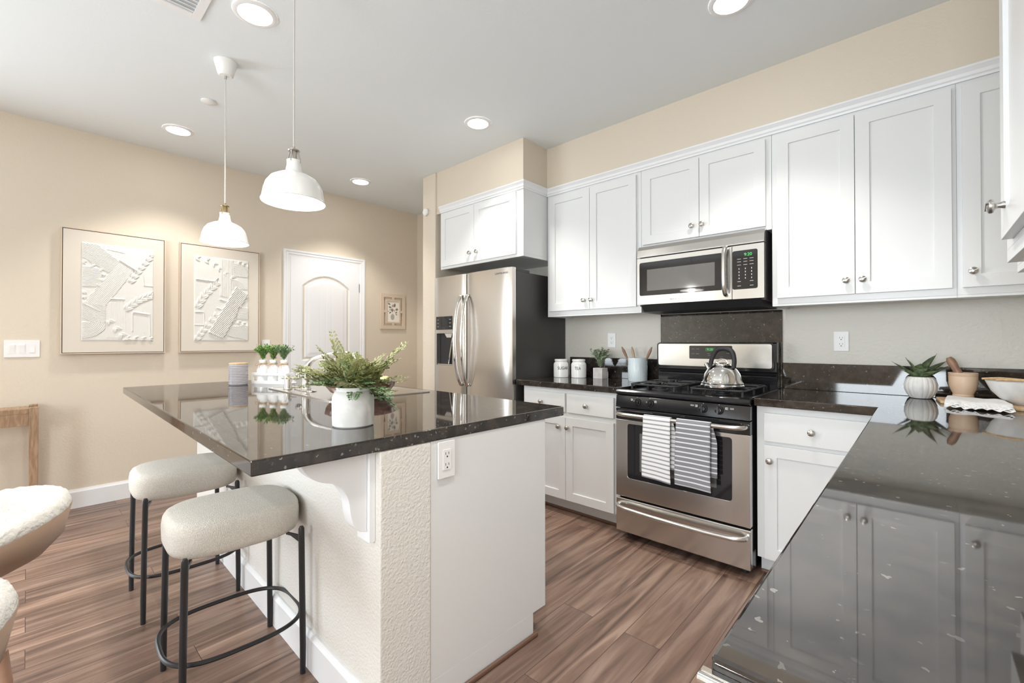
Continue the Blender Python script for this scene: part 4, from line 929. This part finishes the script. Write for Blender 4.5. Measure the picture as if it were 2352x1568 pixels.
o = obj('folded_cloth', bm, mat('white_cotton', (.86, .86, .87), .95, bump=.5, bscale=90, bdist=.003), smooth=True, keepn=True); sm = o.modifiers.new('solid', 'SOLIDIFY'); sm.thickness = .0018; sm.offset = 0
tag(setorigin(o, (.16, 2.81, CT + .02)), 'white folded cloth with a ruffled hem in front of the mortar', 'cloth')

# ------------------------------------------------------------ island
o = obj('island_countertop', (lambda bm: (prism(bm, [(0, 0), (0, 1.238), (-2.5218, 1.238), (-2.5218, 0)], (CB, CT)), bm)[1])(bmesh.new()), M_gran, bev=.004, seg=3); edge_slot(o); o.location = F; o.rotation_euler = (0, 0, ROT)
tag(o, 'long dark polished granite top of the island', 'countertop')
def istruct(name, bm, m, bev=0, **k): o = struct(name, bm, m, bev, **k); o.location = F; o.rotation_euler = (0, 0, ROT); return o
istruct('wall_island', box(-2.30, -.002, .345, .527, 0, CB - .001), mat('island_wall_paint', (.77, .75, .71), .5, bump=.6, bscale=110, bdist=.005), bev=.004, label='textured half wall of the island facing the stools')
bm = bmesh.new(); prof = [(.3445, 0), (.3295, 0), (.3295, .115), (.335, .127), (.338, .135), (.3445, .135)]; prism(bm, prof, (-2.315, -.002), lambda a, b, c: (c, a, b)); istruct('baseboard_island', bm, M_trim)
t = thing('island_cabinet', 'white cabinet block of the island with a plain end panel', 'cabinet', F, ROT)
bm = bmesh.new(); bx(bm, -2.30, -.004, .5275, 1.112, .095, CB - .001); bx(bm, -2.30, -.004, .5275, 1.035, 0, .0949); obj('body', bm, M_cab, t, bev=.001)
for k in range(4):
    x1 = -.03 - k * .565; 
    bm = bmesh.new(); bx(bm, x1 - .555, x1, 1.1125, 1.131, .10, .84); obj('door', bm, M_cab, t, bev=.0012)
istruct('trim_6', box(-2.30, -.0005, 1.0355, 1.052, 0, .018), M_toe, bev=.006)
istruct('trim_7', box(-.003, .011, .528, 1.052, 0, .018), M_toe, bev=.006)
# corbel under the overhang: a is measured towards the stools
t = thing('corbel', 'white scrolled wooden bracket under the island overhang', 'bracket', F, ROT)
obj('back_plate', box(-.105, -.030, .325, .3445, .600, CB - .001), M_trim, t, bev=.0015)
P = spline([(.130, .872, 0), (.140, .850, 0), (.160, .826, 0), (.190, .808, 0), (.222, .797, 0), (.248, .775, 0), (.266, .740, 0), (.273, .695, 0), (.283, .660, 0), (.300, .640, 0), (.3245, .632, 0)], 5)
poly = [(p.x, p.y) for p in P] + [(.3245, .8725)]
bm = bmesh.new(); prism(bm, poly, (-.092, -.043), lambda a, b, c: (c, a, b)); obj('scroll', bm, M_trim, t, bev=.0015)

# sink, faucet
sk = thing('sink', 'stainless drop-in sink set into the island top', 'sink', F, ROT)
X0, X1, Y0_, Y1_ = -1.750, -.885, .593, 1.167     # local: x=-b, y=a
bm = bmesh.new(); z1 = CT + .006
def tray(bm, x0, x1, y0, y1, zt, zb, r):
    A = rrect(x0, x1, y0, y1, r, 5); B = rrect(x0 + .012, x1 - .012, y0 + .012, y1 - .012, r, 5); a = [bm.verts.new((*p, zt)) for p in A]; b = [bm.verts.new((*p, zb)) for p in B]; n = len(A)
    for i in range(n): bm.faces.new((a[i], a[(i + 1) % n], b[(i + 1) % n], b[i]))
    bm.faces.new(b); return A, a
out = rrect(X0, X1, Y0_, Y1_, .015, 5); o_t = [bm.verts.new((*p, z1 - .001)) for p in out]; o_b = [bm.verts.new((*p, CT + .0003)) for p in out]; inr = [bm.verts.new((*p, z1)) for p in rrect(X0 + .012, X1 - .012, Y0_ + .012, Y1_ - .012, .012, 5)]
n = len(out)
for i in range(n): bm.faces.new((o_b[i], o_b[(i + 1) % n], o_t[(i + 1) % n], o_t[i])); bm.faces.new((o_t[i], o_t[(i + 1) % n], inr[(i + 1) % n], inr[i]))
inn = [bm.verts.new((*p, z1 - .003)) for p in rrect(X0 + .016, X1 - .016, Y0_ + .016, Y1_ - .016, .012, 5)]
for i in range(n): bm.faces.new((inr[i], inr[(i + 1) % n], inn[(i + 1) % n], inn[i]))
bm.faces.new(inn); obj('rim', bm, M_steelv, sk, smooth=True, angle=30)
bm = bmesh.new(); lathe(bm, [(0, z1 - .0028), (.04, z1 - .0028), (.042, z1 - .001), (.03, z1 - .0005), (0, z1)], 28, -1.50, .95); obj('drain_cover', bm, M_chrome, sk, smooth=True)
fc = thing('faucet', 'brushed nickel kitchen faucet with a curved spout behind the fern', 'faucet', isl(.700, 1.445, CT + .0035), ROT)
bm = bmesh.new(); prism(bm, rrect(-.13, .10, -.028, .028, .027, 6), (0, .008)); obj('base_plate', bm, M_chrome, fc, bev=.002)
bm = bmesh.new(); lathe(bm, [(0, .008), (.025, .008), (.026, .012), (.024, .016), (.0225, .060), (.0225, .124), (.021, .128), (0, .130)], 32); obj('body', bm, M_steel, fc, smooth=True)
P = spline([(0, 0, .120), (.010, .010, .156), (.035, .035, .184), (.08, .08, .206), (.14, .14, .222), (.19, .185, .208), (.215, .21, .165)], 7); n = len(P); bm = bmesh.new(); tube(bm, P, [.021 - .012 * min(i / (n * .45), 1) + (.006 if i > n - 9 else 0) for i in range(n)], 18); obj('spout', bm, M_knob, fc, smooth=True)
P = [(-.02, -.012, .085), (-.04, -.022, .087), (-.060, -.03, .09)]; bm = bmesh.new(); tube(bm, P, [.010, .008, .008], 12); lathe(bm, [(0, -.020), (.014, -.015), (.0195, 0), (.014, .015), (0, .020)], 20); 
for v in list(bm.verts)[36:]: v.co += Vector((-.045, -.025, .088))
obj('lever', bm, M_knob, fc, smooth=True)
sp = thing('soap_dispenser', 'short brushed steel cup-shaped dispenser left of the faucet', 'soap dispenser', isl(.655, 1.600, CT + .0035), ROT)
bm = bmesh.new(); lathe(bm, [(0, 0), (.024, 0), (.025, .004), (.021, .008), (.0185, .060), (.017, .064), (0, .065)], 28); obj('body', bm, M_steel, sp, smooth=True)
bm = bmesh.new(); tube(bm, [(.015, .008, .040), (.045, .03, .040)], .004, 10); obj('nozzle', bm, M_chrome, sp, smooth=True)

# herbs in a white caddy
ISR = R(-16)
cd = thing('bottle_caddy', 'white wooden caddy holding three herb bottles at the far end of the island', 'caddy', isl(.735, 2.09, CT), R(29))
W_, D_ = .275, .085; bm = bmesh.new(); bx(bm, -W_ / 2, W_ / 2, -D_ / 2, D_ / 2, 0, .012)
for s in (-1, 1):
    y = s * (D_ / 2 - .005); bx(bm, -W_ / 2, W_ / 2, y - .005, y + .005, .0121, .022); bx(bm, -W_ / 2, W_ / 2, y - .005, y + .005, .058, .074)
    x = s * (W_ / 2 - .005); 
    for y in (-D_ / 2 + .005, D_ / 2 - .005): bx(bm, x - .006, x + .006, y - .0056, y + .0056, .012, .058)
    bx(bm, x - .005, x + .005, -D_ / 2 + .01, D_ / 2 - .01, .058, .074)
obj('tray', bm, M_whitep, cd, bev=.001)
def herb(k, label):
    t = thing('herb_bottle', label, 'potted herb', (0, 0, 0), 0)
    bm = bmesh.new(); lathe(bm, [(0, 0), (.034, 0), (.037, .004), (.038, .060), (.036, .085), (.028, .108), (.022, .120), (.021, .134), (.0235, .136), (.0235, .148), (.021, .150), (0, .150)], 32); obj('bottle', bm, M_cera, t, smooth=True)
    bm = bmesh.new(); lathe(bm, [(.0235, .116), (.0255, .118), (.0255, .128), (.0235, .130)], 24); P = spline([(-.003, -.026, .122), (-.022, -.032, .128), (-.030, -.034, .112), (-.012, -.034, .112), (0, -.028, .122), (.014, -.034, .112), (.030, -.034, .110), (.022, -.032, .128), (.003, -.026, .122)], 4); tube(bm, P, .0013, 6); tube(bm, [(0, -.027, .12), (.008, -.037, .095)], .0012, 5); tube(bm, [(0, -.027, .12), (-.009, -.037, .090)], .0012, 5); obj('twine_bow', bm, M_twine, t, smooth=True)
    bm = bmesh.new(); bush(bm, 50, .060 + .016 * (k == 2), .112, .024 - .006 * (k == 2), .009 if k < 2 else .010, z0=.148, per=11); obj('foliage', bm, (M_herb, M_herb, M_fern2)[k], t, keepn=True)
    return t
for k, lab in enumerate(('green herb in a white bottle, left one of the caddy', 'bright green herb in a white bottle, middle of the caddy', 'grey-green trailing herb in a white bottle, right one of the caddy')):
    h = herb(k, lab); c_, s_ = math.cos(R(29)), math.sin(R(29)); dx = (k - 1) * .085; p = Vector(cd.location); h.location = (p.x + dx * c_, p.y + dx * s_, CT + .0122); h.rotation_euler = (0, 0, R(29))

bm = bmesh.new(); pr = [(0, 0), (.052, 0), (.054, .003)]
for i in range(12): z = .006 + i * .0105; pr += [(.0545, z), (.0565, z + .003), (.0565, z + .007), (.0545, z + .0095)]
pr += [(.054, .136), (0, .136)]
jt = thing('ribbed_jar', 'grey ribbed ceramic jar with a flat wooden lid at the far end of the island', 'jar', isl(.545, 2.165, CT)); lathe(bm, pr, 48); obj('jar', bm, M_greyc, jt, smooth=True, angle=60)
bm = bmesh.new(); lathe(bm, [(0, .1365), (.055, .1365), (.056, .139), (.055, .146), (0, .147)], 40); obj('lid', bm, M_bamboo, jt, smooth=True)

# fruit bowl and apples
bp_ = isl(.82, 1.03, CT + .0036)
t = thing('fruit_bowl', 'dark red-brown carved wooden bowl behind the fern pot', 'bowl', bp_)
def fl3(a, r, z): return 1 + .014 * math.sin(a * 16)
bm = bmesh.new(); lathe(bm, [(0, 0), (.110, 0), (.118, .004), (.150, .022), (.172, .050), (.178, .080), (.176, .083), (.170, .080), (.160, .050), (.135, .026), (.09, .014), (0, .012)], 96, flute=fl3); obj('bowl_body', bm, M_bowlw, t, smooth=True, angle=60)
def apple(x, y, z, lab, s=1):
    t = thing('apple', lab, 'apple', (bp_[0] + x, bp_[1] + y, bp_[2] + z)); r = .037 * s; pr = []
    for i in range(17):
        a = -PI / 2 + PI * i / 16; rr = r * math.cos(a) * (1 + .08 * math.sin(a)); zz = r * math.sin(a) * .92 - (.010 * math.exp(-(rr / .010) ** 2) if a > 0 else -.005 * math.exp(-(rr / .01) ** 2)); pr.append((max(rr, 0), zz))
    pr[0] = (0, pr[0][1]); pr[-1] = (0, pr[-1][1]); bm = bmesh.new(); lathe(bm, pr, 28); obj('flesh', bm, M_apple, t, smooth=True, angle=80)
    bm = bmesh.new(); tube(bm, [(0, 0, r * .60), (.001, .001, r * .85), (.004, .002, r * 1.12)], .0012, 6); obj('stem', bm, M_pest, t)
apple(.060, .100, .066, 'yellow-green apple showing above the right rim of the wooden bowl'); apple(-.085, -.03, .060, 'pale yellow apple low in the left of the wooden bowl, behind fern fronds'); apple(.01, .045, .058, 'yellow-green apple in the middle of the wooden bowl, hidden by the fern', .95); apple(-.02, -.06, .056, 'yellow-green apple at the front of the wooden bowl behind the fern')

# fern in the white pot
fx, fy = isl(.430, .215)[:2]
fx, fy = -1.44, .757
t = thing('potted_fern', 'bushy green fern in a white stoneware pot at the front of the island', 'plant', (fx, fy, CT))
bm = bmesh.new(); lathe(bm, [(0, 0), (.062, 0), (.067, .004), (.0685, .030), (.069, .075), (.068, .098), (.062, .112), (.055, .119), (.0545, .123), (.0565, .127), (.0565, .131), (.053, .132), (.051, .128), (.051, .118), (0, .116)], 64); obj('pot', bm, M_potw, t, smooth=True)
def frond(bm, base, az, lean, L, droop, wid, dens=1.0, curl=0):
    """stem with paired leaflets narrowing to the tip"""
    n = 20; P = []; d = Vector((math.cos(az) * math.sin(lean), math.sin(az) * math.sin(lean), math.cos(lean))); p = Vector(base)
    for i in range(n + 1):
        P.append(p.copy()); d = (d + Vector((0, 0, -droop / n)) + Vector((-math.sin(az), math.cos(az), 0)) * curl / n).normalized(); p = p + d * L / n
    tube(bm, P, [.0013 * (1 - .6 * i / n) for i in range(n + 1)], 5)
    m = int(9 * dens * (L / .2) ** .5) + 3
    for k in range(m):
        f = .16 + .84 * k / m; i = min(int(f * n), n - 1); q = P[i].lerp(P[i + 1], f * n - i); tg = (P[i + 1] - P[i]).normalized(); sd = tg.cross(Vector((0, 0, 1)))
        if sd.length < .1: sd = Vector((-math.sin(az), math.cos(az), 0))
        sd.normalize(); up = sd.cross(tg); wl = wid * math.sin(PI * (.12 + .80 * f)) ** .8
        for s in (-1, 1):
            dv = (sd * s + tg * .55 + up * rnd(-.25, .3)).normalized(); e = q + dv * wl * .55
            g = q + dv * wl * .22
            for o_, d_, k_ in ((g, dv + tg * .9, .34), (g, dv - tg * .8, .30), (e, dv + tg * .9, .40), (e, dv, .46), (e, dv - tg * .8, .34)): leaflet(bm, o_, d_ + up * rnd(-.25, .25), wl * k_, wl * .30, up)
vr = Vector((math.cos(R(42.5)), math.sin(R(42.5)), 0)); az_r = R(42.5)      # azimuth pointing to the right of the photo
SPEC = [ # azimuth (relative to photo right, ccw), lean, length, droop, width, deep?
 (182, 34, .245, -.45, .034, 0), (176, 30, .20, -.3, .036, 0), (4, 50, .245, -.2, .044, 0), (8, 46, .25, -.05, .040, 0), (178, 66, .23, .15, .045, 0), (170, 62, .25, .5, .045, 0), (190, 60, .22, .6, .04, 0),
 (-8, 62, .21, .5, .042, 0), (15, 70, .2, .4, .042, 0), (0, 30, .17, .4, .04, 0), (180, 25, .19, .5, .042, 0), (150, 45, .20, .6, .042, 0), (30, 45, .20, .5, .042, 0),
 (-30, 66, .20, .95, .042, 1), (-55, 55, .16, .8, .038, 1), (-90, 48, .15, .8, .04, 1), (-130, 55, .17, .8, .04, 1), (-160, 66, .21, .7, .042, 0), (90, 30, .18, .5, .04, 0), (60, 55, .2, .6, .04, 0), (120, 55, .2, .6, .04, 0),
 (-20, 78, .18, 1.3, .040, 1), (192, 52, .19, .35, .038, 0), (-100, 25, .13, .5, .036, 1), (-40, 30, .15, .5, .038, 0), (-75, 70, .13, 1.0, .034, 1), (210, 35, .17, .6, .04, 0), (10, 82, .17, .3, .036, 0), (-12, 40, .19, .5, .042, 0), (168, 50, .22, .6, .042, 0)]
SPEC += [(rnd(0, 360), rnd(12, 62), rnd(.10, .165), rnd(.2, .9), rnd(.042, .056), 0) for _ in range(34)]
for az, le, L_, dr_, wd, dk in SPEC:
    bm = bmesh.new(); frond(bm, (rnd(-.025, .025), rnd(-.025, .025), .116), az_r + R(az), R(le), L_, dr_, wd * .88, 1.2, rnd(-.5, .5)); obj('frond', bm, M_fern2 if dk else M_fern, t, keepn=True)
bm = bmesh.new(); lathe(bm, [(0, .1165), (.0505, .1165), (.045, .120), (0, .121)], 24); obj('soil', bm, M_soil, t, smooth=True)

# ------------------------------------------------------------ bar stools
def sup(th, hx, hy, e):
    c, s = math.cos(th), math.sin(th); return (hx * math.copysign(abs(c) ** (2 / e), c), hy * math.copysign(abs(s) ** (2 / e), s))
def stool(x, y, rz, label):
    t = thing('bar_stool', label, 'stool', (x, y, 0), rz)
    bm = bmesh.new(); seg = 56; rows = []
    for k, z in ((.80, .498), (.90, .500), (.965, .508), (.995, .525), (1.0, .550), (1.0, .575), (.985, .596), (.95, .609), (.88, .617), (.6, .621), (.2, .622)):
        rows.append([bm.verts.new((*[q * (k if i == 0 else (k * .175 / .205 + (1 - .175 / .205)) * 1 if False else k) for i, q in enumerate(sup(2 * PI * j / seg, .172, .205, 3.2))], z)) for j in range(seg)])
    for A, B in zip(rows, rows[1:]):
        for j in range(seg): bm.faces.new((A[j], A[(j + 1) % seg], B[(j + 1) % seg], B[j]))
    bm.faces.new(rows[0][::-1]); bm.faces.new(rows[-1])
    obj('seat_cushion', bm, M_stool, t, smooth=True, angle=80)
    bm = bmesh.new(); P = [(*sup(2 * PI * j / 64, .184, .212, 3.0), .180) for j in range(64)]; tube(bm, P, .0075, 10, closed=True); obj('foot_ring', bm, M_metalblk, t, smooth=True)
    for sx in (-1, 1):
        for sy in (-1, 1):
            lx, ly = sx * .187, sy * .178; bm = bmesh.new(); tube(bm, [(lx, ly, 0), (lx, ly, .10), (lx * .985, ly * .97, .50), (lx * .985, ly * .97, .522), (lx * .985, ly * .97, .530)], [.0095, .0105, .0105, .0100, .006], 14)
            lg = obj('leg', bm, M_metalblk, t, smooth=True)
            bm = bmesh.new(); a, b = lx * .985, ly * .97; prism(bm, [(0, .497), (0, .470), (-.05, .488), (-.075, .488), (-.075, .497)], (-.004, .004), lambda p, q, c: (a + sx * p * .9 - sy * 0 + c * .3, b + sy * (p * .35) + c, q)); obj('bracket', bm, M_metalblk, lg)
    return t
stool(-1.857, .512, R(-2.5), 'nearer backless bar stool with light fabric seat and black legs')
stool(-2.632, .520, R(-1), 'farther backless bar stool, light fabric seat half under the island top')

# ------------------------------------------------------------ barrel chairs at the left edge
def barrel(x, y, rz, label, s=1.0):
    t = thing('barrel_chair', label, 'chair', (x, y, 0), rz)
    rx, ry = .27 * s, .29 * s; ztop = .745; n = 60
    # wrap-around back, open at the front (local -y)
    def shell(off, zlo, zhi, m, name, th):
        bm = bmesh.new(); rows = []
        for i in range(n + 1):
            a = R(-28) + R(236) * i / n; f = abs(i / n - .5) * 2; drop = .11 * f ** 2.2; low = zlo + .02 * f
            row = []
            for k, (dr_, z) in enumerate(((-.15, low), (-.095, low + .006), (-.050, low + .030), (-.012, (low + zhi - drop) / 2), (.004, zhi - drop))):
                row.append(bm.verts.new(((rx + off + dr_) * math.cos(a), (ry + off + dr_) * math.sin(a), z)))
            rows.append(row)
        for A, B in zip(rows, rows[1:]):
            for k in range(4): bm.faces.new((A[k], A[k + 1], B[k + 1], B[k]))
        o = obj(name, bm, m, t, smooth=True, angle=80, keepn=True); sd = o.modifiers.new('solid', 'SOLIDIFY'); sd.thickness = th; sd.offset = 0
    shell(.006, .560, ztop - .03, M_leather, 'outer_shell', .010)
    # fleece lining with a fat rolled rim
    bm = bmesh.new(); rows = []
    for i in range(n + 1):
        a = R(-28) + R(236) * i / n; f = abs(i / n - .5) * 2; drop = .11 * f ** 2.2; endk = 1 - .55 * max(0, (f - .93) / .07)
        prof = [(-.155, .570), (-.10, .585), (-.052, .63 - drop * .3), (-.048, ztop - .030 - drop), (-.036, ztop - .006 - drop), (-.016, ztop + .004 - drop), (.006, ztop - .004 - drop), (.014, ztop - .026 - drop), (.006, ztop - .045 - drop), (-.014, ztop - .060 - drop), (-.070, .592), (-.15, .565)]
        rows.append([bm.verts.new(((rx + d_) * math.cos(a), (ry + d_) * math.sin(a), z + .002 * math.sin(a * 40))) for d_, z in prof])
    m_ = len(rows[0])
    for A, B in zip(rows, rows[1:]):
        for k in range(m_): bm.faces.new((A[k], A[(k + 1) % m_], B[(k + 1) % m_], B[k]))
    bm.faces.new(rows[0][::-1]); bm.faces.new(rows[-1]); obj('fleece_back', bm, M_fleece, t, smooth=True, angle=80)
    bm = bmesh.new(); rows = []
    for k, z in ((.7, .365), (.95, .37), (1, .385), (1, .405), (.95, .42), (.8, .43), (.2, .434)): rows.append([bm.verts.new((  .17 * s * k * math.cos(2 * PI * j / 40), .18 * s * k * math.sin(2 * PI * j / 40) - .01, z)) for j in range(40)])
    for A, B in zip(rows, rows[1:]):
        for j in range(40): bm.faces.new((A[j], A[(j + 1) % 40], B[(j + 1) % 40], B[j]))
    bm.faces.new(rows[0][::-1]); bm.faces.new(rows[-1]); obj('seat', bm, M_leather, t, smooth=True, angle=80)
    for sx in (-1, 1):
        for sy in (-1, 1):
            bm = bmesh.new(); tube(bm, [(sx * .20 * s, sy * .19 * s, 0), (sx * .15 * s, sy * .15 * s, .38)], [.010, .014], 12); obj('leg', bm, M_pest, t, smooth=True)
    bm = bmesh.new()
    for sx in (-1, 1): tube(bm, [(sx * .12, .10, .40), (sx * .11, .13, .563)], .010, 8)
    obj('back_support', bm, M_metalblk, t)
    return t
barrel(-1.93, -.208, R(6), 'white fleece-lined barrel chair with tan outer shell at the left edge, farther one')
barrel(-1.25, -.312, R(-8), 'white fleece-lined barrel chair, nearer one peeking in at the lower left corner')

# ------------------------------------------------------------ shared groups for repeated things
GROUPS = dict(recessed_light='recessed ceiling lights', pendant_lamp='pendants over the island', framed_relief_art='framed plaster reliefs on the left wall', wall_outlet='white wall outlets',
    wall_cabinet='white wall cabinets', base_cabinet='white base cabinets under the range-side counter', bar_stool='bar stools at the island', barrel_chair='fleece barrel chairs', canister='white canisters by the refrigerator',
    herb_bottle='herb bottles in the caddy', apple='apples in the wooden bowl', dish_towel='dish towels on the oven handle', wooden_utensil='wooden utensils in the crock', salad_server='salad servers on the white bowl',
    countertop='granite countertops along the range side', backsplash='granite backsplashes')
for o in bpy.data.objects:
    if o.parent is None and 'label' in o.keys():
        k = o.name.split('.')[0]
        if k in GROUPS: o['group'] = GROUPS[k]
